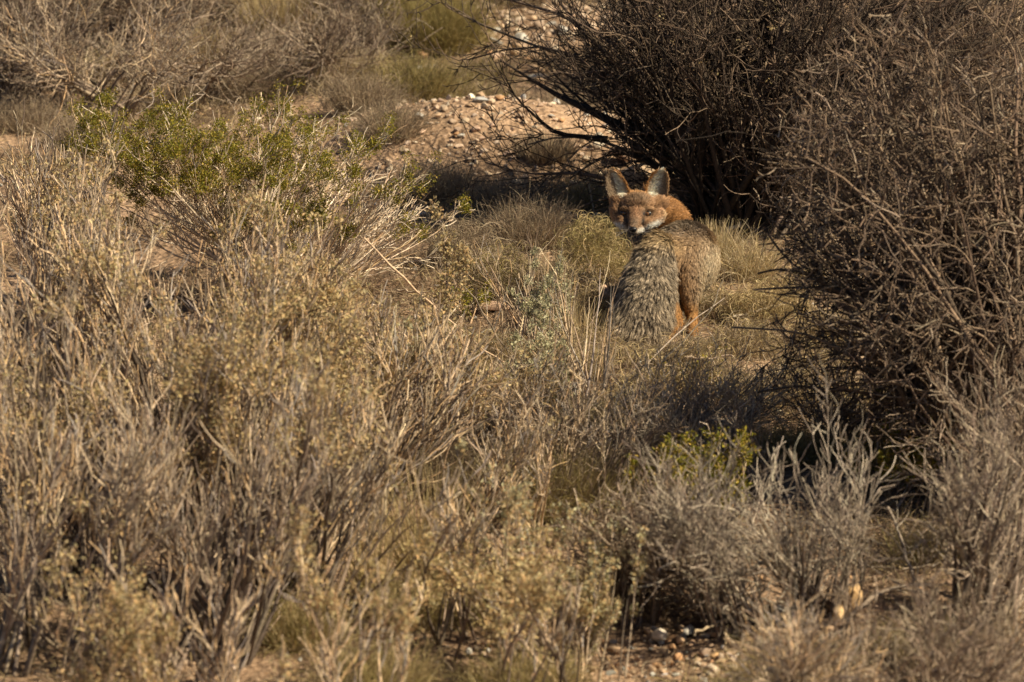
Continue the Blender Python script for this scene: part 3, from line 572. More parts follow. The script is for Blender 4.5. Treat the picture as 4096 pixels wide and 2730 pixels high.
# twiggy sprigs at the foot of the thorny bush
px_shrub('twiggy_plant', 'thin green tinged sprigs with tiny leaves right behind the fox neck', 'plant', 2860, 930, (2700, 2960, 540, 760), 16, TAN+GRB, 121, dt=.05, lv1=(60, .07), lv2=(160, .025), r0=.003, arch=.02, base_r=.04, angles=((.4, 1.1), (.5, 1.2), (.3, 1)), minr=.001,
         foliage=dict(n=500, each=4, spread=.003, size=.005, cols=SAG+GRN[:2], t0=.2))
px_shrub('twiggy_plant', 'upright pale sprigs with tiny leaves left of the fox ear', 'plant', 2330, 860, (2200, 2390, 570, 760), 6, TAN, 122, dt=.04, lv1=(20, .04), lv2=(20, .015), r0=.0022, arch=0, base_r=.08, angles=((.4, 1.1), (.5, 1.2), (.3, 1)), minr=.0009,
         foliage=dict(n=160, each=4, spread=.002, size=.004, cols=SAG, t0=.2))
# lower right brush
def E(label, bx, by, box, n, seed, cols=GRB, **k):
    kw = dict(clump=(6, .45), lv1=(200, .14), lv2=(800, .065), lv3=(0, 0), t0=.2, r0=.0050, arch=.1, wander=(.13, .17, .2), trop=(0, 0, .06), base_r=.06, minr=.0014, dt=.18, twig_cols=cols, angles=((.2, .7), (.3, .9), (.3, 1)), rr=(.6, .65, .6)); kw.update(k)
    return px_shrub('grey_shrub', label, 'shrub', bx, by, box, n, OLD_SHADE+cols[:2], seed, group='grey brush at the lower right', **kw)
GWH = [(.36, .30, .23), (.29, .235, .18), (.20, .16, .125), (.48, .41, .32)]
E('pale grey bush at the lower right fanning up before the green sprigs', 3280, 2500, (2800, 3560, 0, 1), 40, 131, GWH, shape=sh([2800, 3200, 3600], [2000, 1760, 1850], 420))
E('fine feathery pale grey bush leaning left at the lower right of centre', 2960, 2480, (2570, 2900, 2000, 2330), 50, 132, GWH, lv2=(1500, .07), r0=.0035)
E('grey brown bush with thick bare branches in the lower right corner', 3930, 2560, (3550, 4250, 0, 1), 30, 133, GRB+GWH[:2], shape=sh([3550, 4250], [1850, 1720], 500), r0=.008, arch=.1)
E('brown bush under the dark brush at the right edge', 4050, 2300, (3700, 4300, 1600, 1900), 36, 134, BRN+GRB, r0=.006)
E('light grey brush of straight twigs slanting down to the right, below the fox', 3000, 1960, (2480, 2980, 0, 1), 60, 135, GWH, shape=sh([2480, 2950], [1700, 1640], 200), lv2=(1100, .05), lv1=(260, .09), r0=.0035, minr=.0013, arch=.08, dt=.1)
E('low tangle of thin tan twigs in the centre, in front of the tall bare stems', 2330, 2030, (1980, 2650, 1560, 1780), 40, 181, TAN+GRB, r0=.0035, minr=.0013, lv2=(700, .06), dt=.15)
E('low tangle of grey twigs lying right of centre behind the green sprigs', 2700, 1850, (2480, 3150, 1500, 1700), 36, 182, GWH+TAN, r0=.0032, minr=.0012, lv2=(700, .05), dt=.15)
E('brown twig tangle under the left arms of the dark brush', 3350, 1830, (3050, 3650, 1560, 1720), 34, 183, GRB+BRN, r0=.0035, minr=.0013, lv2=(500, .06), dt=.15)
E('low brown twig tangle at the bottom edge, right of the orange tan rock', 3700, 3000, (3400, 4200, 2480, 2700), 36, 184, GRB+BRN, dt=.15)
E('low brown twig tangle at the bottom edge below the orange tan rock', 3150, 3020, (3100, 3480, 2620, 2720), 16, 185, GRB+TAN, dt=.12)
E('dark twig tangle in the hollow left of the feathery grey bush', 2520, 2420, (2250, 2750, 2050, 2250), 30, 186, BRN+GRB, minr=.0015, dt=.15)
E('white grey dead sprigs on the stony ground right of the fox', 3380, 1230, (3250, 3560, 930, 1130), 14, 136, WHT, lv1=(40, .06), lv2=(120, .03), r0=.003, dt=.05)
def G(label, bx, by, box, n, seed, **k):
    kw = dict(lv1=(70, .08), lv2=(260, .04), lv3=(0, 0), r0=.003, arch=.03, base_r=.08, minr=.001, dt=.08, foliage=dict(n=700, each=9, spread=.005, size=.009, cols=GRN, t0=.3)); kw.update(k)
    return px_shrub('leafy_shrub', label, 'shrub', bx, by, box, n, WHT+TAN, seed, **kw)
G('blurred low bright green sprigs behind the pale grey bush, lower right of centre', 2850, 2150, (2620, 3060, 1830, 1990), 30, 141)
G('blurred green sprigs with orange tinge under the dark brush at the right', 3680, 2000, (3480, 3860, 1700, 1880), 26, 142)
G('small yellow green sprig in the curly grass below the fox', 2800, 1620, (2720, 2880, 1440, 1560), 12, 143, lv1=(30, .06), lv2=(90, .03), foliage=dict(n=160, each=6, spread=.004, size=.008, cols=SAG+GRN[1:2]+[(.35, .26, .04)], t0=.3))
G('yellow green sprig on thin pale twigs below the forked grey twig', 2620, 1800, (2460, 2760, 1620, 1760), 14, 144, lv1=(30, .06), lv2=(90, .03), foliage=dict(n=120, each=6, spread=.004, size=.008, cols=SAG+GRN[1:2], t0=.3))
G('small green leaf cluster below the right end of the green leaved shrub', 1860, 1290, (1780, 1960, 1120, 1260), 8, 145, lv1=(20, .05), lv2=(50, .03), foliage=dict(n=120, each=7, spread=.004, size=.008, cols=GRN, t0=.3))
# background bushes
def Bk(label, bx, by, box, n, seed, cols=GRB, name='grey_shrub', **k):
    kw = dict(clump=(6, .5), lv1=(260, .20), lv2=(1700, .09), lv3=(0, 0), twig_cols=cols, r0=.007, arch=.05, wander=(.1, .16, .22), trop=(0, 0, .05), base_r=.12, minr=.0014, dt=.3, rr=(.6, .65, .6)); kw.update(k)
    return px_shrub(name, label, 'shrub', bx, by, box, n, OLD_SHADE+cols[:1], seed, group='bushes in the blurred background', **kw)
Bk('blurred grey bush filling the top left corner', 130, 330, (-300, 500, -250, 160), 70, 151, BRN+GRB)
Bk('blurred grey bush at the top, right of the corner bush', 560, 260, (300, 900, -250, 100), 70, 152, BRN+GRB)
Bk('blurred tan grey bush at the top between the corner bushes and the dark hollow', 950, 150, (700, 1250, -250, 60), 55, 153, GRB+TAN[:2])
Bk('blurred dark bush around the hollow at the top, left of the olive clump', 1400, 120, (1150, 1620, -250, 20), 40, 154, DRK+BRN, 'dark_shrub')
Bk('blurred grey bush at the top beyond the stony strip', 2000, 60, (1800, 2250, -250, -20), 30, 155, GRB)
Bk('low blurred grey brush on the left at the height of the fallen branches', 380, 480, (-100, 800, 180, 360), 30, 156, GRB+TAN, arch=.12, lv2=(700, .1))
Bk('low dark tangle between the thorny bush and the blurred brush, right of the fox', 3200, 960, (2980, 3500, 560, 820), 46, 161, DRK+BRN, 'brown_shrub', lv2=(2200, .08), lv1=(380, .16), dt=.12)
Bk('low tangled brown scrub behind the crown of the green leaved shrub', 820, 430, (480, 1150, 230, 340), 34, 158, BRN+GRB, arch=.12, lv2=(900, .09))
Bk('low tangled grey scrub left of the stony strip', 1230, 380, (1000, 1500, 210, 310), 26, 159, BRN+GRB, arch=.12, lv2=(700, .09))
Bk('dark tangled scrub at the far left under the corner bush', 80, 420, (-200, 380, 180, 330), 34, 160, BRN+GRB, arch=.12, lv2=(900, .09))
Bk('low grey brush above the stony strip at the top', 1380, 250, (1250, 1560, 90, 190), 24, 157, GRB, lv2=(400, .07))
FB = ['leftmost', 'second from the left', 'third from the left', 'middle', 'third from the right', 'second from the right', 'rightmost']
for i in range(7):
    rng = np.random.default_rng(200+i); b = np.array([-2.6+i*.95, 6.6+rng.uniform(-.3, .6), 0.0]); b[2] = float(hills(b[0], b[1]))
    T = b+np.stack([rng.normal(size=40)*.35, rng.normal(size=40)*.3, rng.uniform(.3, .8, 40)], -1)
    make_shrub('grey_shrub', FB[i]+' of the far brown bushes just beyond the top edge', 'shrub', b, T, GRB+BRN, 300+i, lv1=(120, .25), lv2=(400, .1), r0=.007, minr=.002, group='far bushes beyond the top edge')
for i, (bx, by, lb) in enumerate([(2700, 330, 'dark brown bush seen through the thorny branches, left of the three behind it'), (3250, 350, 'dark brown bush seen through the thorny branches, middle of the three behind it'),
        (3850, 420, 'brown bush at the top right corner behind the blurred brush'), (3700, 760, 'low brown bush behind the blurred brush at the right edge')]):
    Bk(lb, bx, by, (bx-350, bx+400, by-520, by-200), 50, 170+i, [DRK, DRK+BRN, BRN+TAN, BRN][i], 'brown_shrub', lv1=(320, .22), lv2=(1500, .10))

# lying and leaning branches
def branch(label, pts, r, cols, seed, t0=None, t1=None, twigs=(8, .12), name='fallen_branch'):
    rng = np.random.default_rng(seed)
    if t0 is None: P = np.array([ground(x, y, .02+z) for x, y, z in pts])
    else: P = pl(pts, t0, t1)
    P = resample(P, 12)[None]; P = P+rng.normal(size=P.shape)*r*.7
    R = r*np.linspace(1, .45, 12)[None]*(1+.12*rng.normal(size=(1, 12)))
    e = empty(name, [float(v) for v in P[0, 0]], label, 'branch', None)
    a = tubes(P, R, vary(rng, cols, 1), 6, rng); mesh_obj('bough', a[0], a[1], BARK, a[2], e)
    n = twigs[0]
    if n:
        S, T, rr_, _, _ = sample(rng, P, R, n, .3, 1); Q = grow(rng, S, side_dir(rng, T, .3, .9), twigs[1]*rng.uniform(.4, 1.3, n), 6, .18)
        Q[..., 2] = np.maximum(Q[..., 2], hills(Q[..., 0], Q[..., 1])+.004)
        for q in range(n):
            a = tubes(Q[q:q+1], (rr_[q:q+1]*.5)[:, None]*np.linspace(1, .3, 6)[None], vary(rng, cols, 1), 4, rng); mesh_obj('twig', a[0], a[1], BARK, a[2], e)
    return e
branch('grey forked twig curving up in front of the hind legs of the fox', [(2440, 1730), (2500, 1590), (2570, 1460), (2640, 1400), (2760, 1290), (2900, 1190)], .0026, GWH, 401, -.55, -.45, (5, .09))
branch('thin grey twig branching low beside the forked twig', [(2590, 1480), (2650, 1450), (2720, 1380), (2850, 1240), (2890, 1120)], .0019, GWH, 402, -.52, -.45, (3, .06))
branch('long bare diagonal stem crossing from the green shrub down to the centre', [(1750, 1000), (1900, 1200), (2020, 1400), (2080, 1520)], .0028, TAN, 403, -.9, -.6, (3, .1))
branch('pale diagonal stem running down right below the green shrub', [(1450, 950), (1650, 1150), (1850, 1330), (2050, 1480)], .003, TAN, 404, -1., -.6, (4, .1))
branch('long grey branch lying from the left edge in the background', [(0, 230, .1), (250, 290, .08), (480, 370, .05), (700, 390, .03)], .014, GRB, 405)
branch('second grey branch lying below the long one at the left', [(-50, 330, .05), (200, 380, .04), (420, 380, .05), (560, 430, .02)], .012, BRN+GRB, 406)
branch('pale weathered branch in the background beside the straw tuft', [(470, 320, .03), (560, 330, .03), (680, 360, .02), (760, 380, .0)], .010, WHT, 407)
branch('pale thin branch lying just under the weathered one', [(480, 345, .02), (600, 370, .02), (700, 395, .02)], .007, WHT, 408)
branch('grey log lying in the background under the grey bush', [(330, 270, .08), (460, 235, .1), (620, 210, .08), (740, 225, .05)], .013, GRB, 409)
branch('curved pale branch arching in the bottom right corner', [(3440, 2760), (3470, 2640), (3560, 2590), (3680, 2610), (3790, 2680)], .007, GWH, 410, -2.75, -2.6, (4, .12))
branch('long low grey branch near the bottom right corner', [(3600, 2690), (3750, 2660), (3900, 2670), (4120, 2730)], .007, GRB, 411, -2.8, -2.7, (4, .12))
branch('thick grey branch rising to the right edge at the bottom', [(3950, 2640), (4050, 2560), (4130, 2460)], .011, GWH, 412, -2.7, -2.5, (3, .12))
branch('pale dead branch on the ground right of the fox rump', [(2900, 985, .0), (3000, 960, .03), (3060, 925, .05)], .006, WHT, 413)
branch('thin white branch lying behind the fox rump', [(2830, 935, .02), (2900, 925, .03), (3000, 930, .02), (3140, 920, .02)], .004, WHT, 414)
branch('straight thick stem leaning right in the blurred lower left', [(1130, 2480), (1000, 2250), (860, 2080), (740, 2000)], .006, GRB, 415, -2.6, -2.6, (4, .15))
branch('grey stem rising to the upper right in the lower left', [(1050, 2270), (1160, 2130), (1300, 2030)], .006, GRB, 416, -2.5, -2.4, (5, .15))
branch('long straight grey stem crossing the bottom left', [(80, 2020), (250, 2250), (420, 2450), (560, 2600)], .005, GRB, 417, -2.7, -2.8, (6, .15))
branch('thin vertical grey stem in the left centre', [(1745, 1640), (1755, 1800), (1780, 2000), (1800, 2150)], .005, GRB, 418, -1.6, -1.6, (2, .1))
branch('grey branch lying toward the upper right, lower centre', [(1750, 2030), (1880, 1960), (2000, 1950), (2080, 1930)], .005, GRB, 419, -1.8, -1.6, (3, .1))
branch('pale stem slanting over the dark hollow at the bottom centre', [(2350, 2200), (2420, 2080), (2460, 1980)], .0045, TAN, 420, -2., -1.9, (2, .08))
branch('bare stem standing at the edge of the dark hollow', [(2440, 2450), (2420, 2330), (2390, 2210)], .004, GRB, 421, -2.4, -2.3, (2, .08))
branch('long pale branch sprawling low across the grey brush at the lower right', [(2900, 2330), (3050, 2250), (3250, 2280), (3480, 2190)], .005, GWH, 424, -2.5, -2.4, (6, .14))
branch('arching grey branch over the dark gap at the lower right', [(3350, 2560), (3480, 2380), (3650, 2330), (3850, 2400)], .006, GRB, 425, -2.7, -2.6, (6, .14))
branch('grey branch rising steeply from the lower right gap', [(3800, 2600), (3720, 2400), (3600, 2200), (3560, 2020)], .006, GWH, 426, -2.6, -2.4, (6, .16))
branch('bare crooked branch near the right edge, leaning left', [(4050, 2500), (3980, 2300), (3850, 2120), (3800, 1960)], .006, GWH, 427, -2.6, -2.4, (6, .16))
branch('dead grey branch lying across the bottom right corner above the arching one', [(3300, 2690), (3500, 2560), (3750, 2520), (4120, 2560)], .005, GRB, 428, -2.8, -2.7, (6, .14))
branch('pale broken stick lying in the golden grass', [(1610, 2350), (1680, 2370), (1740, 2390)], .007, WHT, 422, -2.3, -2.3, (0, 0))
branch('white broken stick left of the golden sheaf', [(1400, 2200), (1470, 2160), (1600, 2130)], .007, WHT, 423, -2., -2., (1, .1))
for i in range(60):
    px, py = RG.uniform(100, 3900), RG.uniform(350, 2650); a = RG.uniform(-.6, .6); l = RG.uniform(40, 130)
    rr_ = RG.uniform(.002, .0045); lb = ['pale grey', 'grey', 'tan'][i % 3]+(' longer' if l > 85 else ' short')+(' thick' if rr_ > .0033 else ' thin')+(' stick slanting up right' if a > 0 else ' stick slanting down right')+' on the '+where(px, py, 0, 4096, 300, 2700)+' of the ground'
    branch(lb, [(px-l*cos(a), py+l*sin(a)*.4, .01), (px, py, .015), (px+l*cos(a), py-l*sin(a)*.4, .02)], rr_, [GWH, GRB, TAN][i % 3], 500+i, twigs=(2, .07), name='dry_stick')['group'] = 'loose dry sticks on the ground'

#FOX#
# ------------------------------------------------------------------ the fox
from mathutils.bvhtree import BVHTree
def FP(x, y, t): return at(x, y, np.asarray(t, float)/PXM)
def unit_ico():
    bm = bmesh.new(); bmesh.ops.create_icosphere(bm, subdivisions=3, radius=1.0); bm.verts.index_update()
    V = np.array([v.co for v in bm.verts]); F = np.array([[v.index for v in f.verts] for f in bm.faces]); bm.free(); return V, F
ICO = unit_ico()
# stations in picture pixels: x, y, depth, then the three half sizes
LIMBS = {
 'torso': [(2655, 1030, -20, 72, 82, 70), (2700, 1025, 50, 104, 118, 100), (2745, 1025, 150, 118, 136, 120), (2765, 1030, 300, 112, 136, 130), (2755, 1020, 430, 98, 118, 105), (2725, 985, 520, 78, 80, 80)],
 'neck': [(2722, 960, 520, 64, 70, 70), (2705, 900, 450, 56, 66, 64), (2672, 868, 370, 62, 66, 66), (2640, 850, 290, 66, 62, 70), (2590, 845, 210, 74, 66, 66)],
 'tail': [(2640, 990, -60, 52, 46, 46), (2618, 1030, -100, 66, 60, 54), (2602, 1100, -130, 80, 70, 62), (2590, 1180, -150, 98, 75, 72), (2566, 1260, -165, 114, 72, 74), (2536, 1322, -175, 110, 62, 66), (2486, 1368, -185, 76, 44, 48), (2420, 1402, -190, 38, 22, 26)],
 'right_hind': [(2745, 1080, 40, 72, 92, 92), (2752, 1150, 15, 50, 62, 76), (2758, 1205, 10, 34, 40, 52), (2768, 1250, 20, 22, 28, 30), (2770, 1295, 0, 18, 26, 20), (2768, 1345, -20, 19, 18, 22), (2764, 1362, -5, 22, 13, 34)],
 'left_hind': [(2655, 1080, 0, 62, 90, 70), (2668, 1170, -20, 42, 60, 60), (2700, 1255, -30, 24, 34, 34), (2712, 1290, -40, 18, 20, 20), (2680, 1335, -60, 17, 20, 18), (2662, 1368, -75, 21, 13, 30)],
 'right_fore': [(2800, 1090, 470, 42, 60, 42), (2800, 1170, 470, 26, 40, 26), (2800, 1240, 470, 18, 24, 18), (2802, 1262, 450, 20, 12, 28)],
 'left_fore': [(2720, 1090, 470, 42, 60, 42), (2716, 1170, 470, 26, 40, 26), (2714, 1240, 470, 18, 24, 18), (2712, 1262, 450, 20, 12, 28)],
 'skull': [(2484, 812, 165, 40, 34, 42), (2556, 832, 170, 78, 62, 74), (2624, 812, 165, 42, 32, 42), (2556, 832, 170, 76, 62, 74), (2552, 822, 130, 66, 48, 50)],
 'face': [(2546, 852, 110, 46, 36, 40), (2541, 878, 78, 31, 27, 32), (2536, 902, 48, 22, 21, 28), (2532, 918, 24, 17, 15, 16)],
 'brow': [(2582, 838, 104, 20, 10, 18), (2592, 840, 110, 18, 9, 18)],
 'browl': [(2506, 838, 104, 20, 10, 18), (2500, 840, 110, 18, 9, 18)],
 'cheek': [(2612, 862, 152, 46, 42, 46), (2600, 880, 130, 40, 32, 42), (2582, 896, 108, 32, 25, 38)],
 'cheekl': [(2476, 846, 158, 34, 44, 46), (2484, 868, 150, 36, 38, 46), (2500, 896, 112, 28, 26, 40)],
 'jaw': [(2552, 912, 100, 34, 22, 36), (2542, 930, 62, 20, 12, 28), (2537, 936, 42, 14, 7, 14)],
}
def limb_ellipsoids():
    out = []
    for nm, st in LIMBS.items():
        st = np.array(st, float)
        for a, b in zip(st[:-1], st[1:]):
            m = max(2, int(np.linalg.norm((b-a)[:3])/9))
            for k in range(m): out.append((nm, a+(b-a)*k/m))
        out.append((nm, st[-1]))
    return out
def ear(pin, pout, tip, tb, tt, depth):
    """cupped ear: inner edge, outer edge (from the base up), tip; tb, tt the depths of base and tip"""
    n = 14; u = np.linspace(0, 1, n); pin = np.array(pin, float); pout = np.array(pout, float); s = np.linspace(0, 1, len(pin))
    I = np.stack([np.interp(u, s, pin[:, i]) for i in (0, 1)], 1); O = np.stack([np.interp(u, s, pout[:, i]) for i in (0, 1)], 1)
    m = 13; v = np.linspace(0, 1, m); Vf, Vb = [], []
    for k in range(n):
        wd = np.linalg.norm(O[k]-I[k])
        for q in v:
            p = I[k]*(1-q)+O[k]*q; t = tb+(tt-tb)*u[k]+depth*wd*(1-(2*q-1)**2)+(.25*wd*(1-q) if False else 0)
            Vf.append((*p, t)); Vb.append((*p, t+9))
    V = np.array(Vf+Vb); o = n*m; F = []
    for i in range(n-1):
        for j in range(m-1):
            a = i*m+j; F.append((a, a+1, a+m+1, a+m)); F.append((o+a, o+a+m, o+a+m+1, o+a+1))
    for i in range(n-1):
        for j in (0, m-1):
            a = i*m+j; F.append((a, a+m, o+a+m, o+a) if j == 0 else (a, o+a, o+a+m, a+m))
    for j in range(m-1):
        for i in (0, n-1):
            a = i*m+j; F.append((a, o+a, o+a+1, a+1) if i == 0 else (a, a+1, o+a+1, o+a))
    return V, F
EARS = [ear([(2526, 800), (2522, 765), (2505, 726), (2481, 696), (2452, 676)], [(2446, 806), (2428, 772), (2424, 740), (2425, 705), (2437, 678)], None, 160, 150, .26),
        ear([(2580, 796), (2577, 764), (2586, 727), (2611, 692), (2643, 676)], [(2664, 812), (2672, 770), (2677, 731), (2673, 696), (2659, 678)], None, 160, 150, .26)]
def build_fox():
    rng = np.random.default_rng(7)
    Vs, Fs, o = [], [], 0; Vi, Fi = ICO
    ELL = limb_ellipsoids()
    for nm, e in ELL:
        P = FP(e[0]+Vi[:, 0]*e[3], e[1]+Vi[:, 1]*e[4], e[2]+Vi[:, 2]*e[5]); Vs.append(P); Fs += [tuple(f[::-1]+o) for f in Fi]; o += len(P)
    for V, F in EARS:
        P = FP(V[:, 0], V[:, 1], V[:, 2]); Vs.append(P); Fs += [tuple(i+o for i in f) for f in F]; o += len(P)
    me = bpy.data.meshes.new('fox_raw'); me.from_pydata(np.concatenate(Vs).tolist(), [], [list(map(int, f)) for f in Fs])
    raw = bpy.data.objects.new('fox_raw', me); SC.collection.objects.link(raw)
    m = raw.modifiers.new('r', 'REMESH'); m.mode = 'VOXEL'; m.voxel_size = .0022
    s = raw.modifiers.new('s', 'SMOOTH'); s.iterations = 7; s.factor = .5
    dg = bpy.context.evaluated_depsgraph_get(); me2 = bpy.data.meshes.new_from_object(raw.evaluated_get(dg))
    bpy.data.objects.remove(raw)
    V = np.empty(len(me2.vertices)*3, np.float32); me2.vertices.foreach_get('co', V); V = V.reshape(-1, 3).astype(float)
    F = np.array([list(p.vertices) for p in me2.polygons if len(p.vertices) == 4])
    # picture pixel coordinates (and depth) of every vertex
    def to_px(P):
        d = P-CAM; dep = d@VD; s = dep/D; return np.stack([2048+d[:, 0]/s*PXM, 1365-(d@VU)/s*PXM, (dep-D)*PXM], 1)
    names = list(LIMBS)+['earl', 'earr']; E = np.array([e for _, e in ELL]); EN = np.array([names.index(n) for n, _ in ELL])
    def zone(Q):
        out = np.zeros(len(Q), int)
        for a in range(0, len(Q), 20000):
            q = Q[a:a+20000, None, :]; dd = (np.abs((q-E[None, :, :3])/E[None, :, 3:])**2).sum(2)**.5; out[a:a+20000] = EN[dd.argmin(1)]
        er = (Q[:, 1] < 796) & (Q[:, 2] < 260)
        out[er & (Q[:, 0] < 2522) & (Q[:, 1] < 796-np.maximum(0, Q[:, 0]-2490)*.35)] = len(LIMBS)
        out[er & (Q[:, 0] > 2580) & (Q[:, 0] < 2685) & (Q[:, 1] < 796-np.maximum(0, 2610-Q[:, 0])*.35)] = len(LIMBS)+1
        return out
    zi = {n: i for i, n in enumerate(names)}
    HEAD = [zi[k] for k in ('skull', 'face', 'brow', 'browl', 'cheek', 'cheekl', 'jaw')]
    def mixc(a, b, f): f = np.clip(f, 0, 1)[:, None]; return a*(1-f)+np.array(b)*f
    def fur_colour(Q, Z, Nf, r):
        """coat colours: base colour (n,3), grizzle amount (n,), from place on the body"""
        n = len(Q); x, y, t = Q[:, 0], Q[:, 1], Q[:, 2]; c = np.tile((.30, .20, .12), (n, 1)); g = np.full(n, .42)
        tor = np.isin(Z, [zi['torso'], zi['right_hind'], zi['left_hind'], zi['right_fore'], zi['left_fore']])
        c = np.where(tor[:, None], (.33, .22, .125), c)
        ct = mixc(c, (.16, .125, .098), (962-y)/60+r.normal(size=n)*.2)                      # dark grey along the back
        ct = mixc(ct, (.56, .45, .30), ((x-2780)/50)*((y-930)/110)+r.normal(size=n)*.15)     # cream flank
        ct = mixc(ct, (.37, .225, .11), np.exp(-((x-2730)/30)**2)*((y-980)/60)*.7); ct = mixc(ct, (.27, .215, .15), (2700-x)/30*(y < 1040))           # tawny band beside the tail
        ct = mixc(ct, (.42, .28, .14), np.exp(-((x-2690)/50)**2-((y-990)/32)**2)*1.4)        # buff patch above the tail root
        c = np.where(tor[:, None], ct, c)
        leg = np.isin(Z, [zi['right_hind'], zi['left_hind'], zi['right_fore'], zi['left_fore']])
        c = np.where(leg[:, None], mixc(c, (.52, .28, .10), (y-1200)/50), c); g = np.where(leg, np.clip(.4-(y-1150)/150, .05, .4), g)
        k = Z == zi['neck']; c[k] = (.31, .15, .048); g[k] = .5
        k = Z == zi['tail']; ct = np.tile((.33, .265, .185), (n, 1)); ct = mixc(ct, (.075, .065, .058), (2540+(1000-y)*.24-x)/60+.35+r.normal(size=n)*.2); ct = mixc(ct, (.36, .26, .14), (1010-y)/40)  # left side of the tail darkened in colour as its shaded side
        c[k] = ct[k]; g[k] = 1.1
        h = np.isin(Z, HEAD)
        ch = np.tile((.35, .195, .095), (n, 1))
        ch = mixc(ch, (.24, .155, .09), np.exp(-((x-2553)/60)**2-((y-802)/30)**2))            # grizzled forehead
        ch = mixc(ch, (.46, .25, .10), (785-y)/12)
        ch = mixc(ch, (.42, .23, .12), np.exp(-((x-2545)/18)**2-((y-858)/28)**2))            # russet bridge
        ch = mixc(ch, (.23, .155, .10), np.exp(-((x-2537)/22)**2-((y-893)/24)**2))            # greyer muzzle top
        ch = mixc(ch, (.50, .38, .23), ((x-2640)/22)*(y > 835))                                # buff cheek ruff
        ch = mixc(ch, (.50, .40, .27), ((2452-x)/22)*(y > 835))
        for sx in (1, -1):
            X = (x-2540)*sx
            ch = mixc(ch, (.82, .76, .66), 2.6*np.exp(-((X-66+(sx < 0)*15)/28)**2-((y-(904-.45*(X-66)))/12)**2))  # white cheek flash
            ch = mixc(ch, (.80, .74, .64), 2.2*np.exp(-((X-30)/20)**2-((y-925)/11)**2))                    # white upper lip
            ch = mixc(ch, (.06, .045, .035), 1.1*np.exp(-((X-30)/9)**2-((y-886)/15)**2)); ch = mixc(ch, (.05, .035, .028), 1.2*np.exp(-((X-45)/25)**2-((y-857)/14)**2))                      # dark streak before the eye
            ch = mixc(ch, (.44, .29, .16), .4*np.exp(-((X-48)/20)**2-((y-838)/7)**2))                      # pale brow
        ch = mixc(ch, (.80, .76, .68), (y-938)/8+0*x)
        ch = mixc(ch, (.03, .025, .022), 1.3*np.exp(-((y-(936-.16*np.abs(x-2538)))/3.2)**2)*(np.abs(x-2540) < 60)*(t < 120))
        c[h] = np.clip(ch[h]*np.array([1.04, 1.04, 1.02]), 0, .88); g[h] = .4
        for zz, cx in ((len(LIMBS), 2475), (len(LIMBS)+1, 2627)):
            k = Z == zz; front = Nf > -.15
            sgn = 1 if cx == 2475 else -1
            v_ = (x-cx)*sgn
            if sgn == 1: hair = np.exp(-((x-(2470+(y-700)*.30))/15)**2)*(y > 692)
            else: hair = np.exp(-((x-(2630-(y-700)*.28))/20)**2)
            inn = mixc(np.tile((.36, .265, .175), (n, 1)), (.90, .78, .60), hair*1.6)
            pin = np.array([(2521, 796), (2519, 765), (2502, 724), (2479, 694), (2452, 670)] if sgn == 1 else [(2584, 792), (2580, 762), (2589, 727), (2614, 691), (2643, 669)], float)
            de = np.abs(x-np.interp(-y, -pin[:, 1], pin[:, 0])); inn = mixc(inn, (.48, .24, .08), (9-de)/5)
            if sgn == -1: inn = mixc(inn, (.50, .33, .18), (x-2663)/4)
            edge = np.where(front, inn.T, np.array([[.42, .22, .08]]).T).T
            c[k] = edge[k]; g[k] = .15
        return np.clip(c*(1+.10*r.normal(size=(n, 1))), .012, .85), g
    me2.calc_loop_triangles()
    T = np.empty(len(me2.loop_triangles)*3, np.int32); me2.loop_triangles.foreach_get('vertices', T); T = T.reshape(-1, 3)
    A_, B_, C_ = V[T[:, 0]], V[T[:, 1]], V[T[:, 2]]; cr = np.cross(B_-A_, C_-A_); ar = np.linalg.norm(cr, axis=1); NF = cr/np.maximum(ar, 1e-12)[:, None]
    VN = np.zeros_like(V)
    for i in range(3): np.add.at(VN, T[:, i], cr)
    VN = nrm(VN)
    fox = empty('fox', [float(a) for a in ground(2705, 1400)], 'grizzled grey fox with russet face looking back over its bushy tail', 'fox')
    Qv = to_px(V); Zv = zone(Qv); cv, _ = fur_colour(Qv, Zv, -(VN@VD), rng)
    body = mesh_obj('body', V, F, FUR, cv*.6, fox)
    bvh = BVHTree.FromPolygons([Vector(v) for v in V], [tuple(map(int, t)) for t in T])
    def surf(px, py):
        d = nrm(FP(px, py, 0)-CAM); h = bvh.ray_cast(Vector(CAM), Vector(d))
        if h[0] is None: return FP(px, py, 60), -VD
        return np.array(h[0]), np.array(h[1])
    # flow of the coat, in world space
    ex, ey, et = np.array([1, 0, 0.]), -VU, VD
    NOSE = FP(2534, 915, 20)
    EYES = [(2587, 857), (2499, 854)]
    def strands(name, keep, n_tuft, per, L, lift, rad, wid, K=4, label=None, conv=.85, dens=None):
        Zt = zone(to_px((A_+B_+C_)/3)); ok = keep(Zt, to_px((A_+B_+C_)/3)); p = ar*ok; p = p/p.sum()
        i = rng.choice(len(T), n_tuft, p=p); a, b = rng.random((2, n_tuft)); f = a+b > 1; a[f], b[f] = 1-a[f], 1-b[f]
        S = A_[i]+(B_[i]-A_[i])*a[:, None]+(C_[i]-A_[i])*b[:, None]; Nn = nrm(VN[T[i, 0]]+VN[T[i, 1]]*.5+VN[T[i, 2]]*.5)
        Q = to_px(S); Z = zone(Q); x, y, t = Q.T
        fl = np.zeros_like(S)
        fl += (ex*-.28+ey*.85-et*.45)
        tail = Z == zi['tail']; ax = ex*-.26+ey*.96; fl[tail] = ax
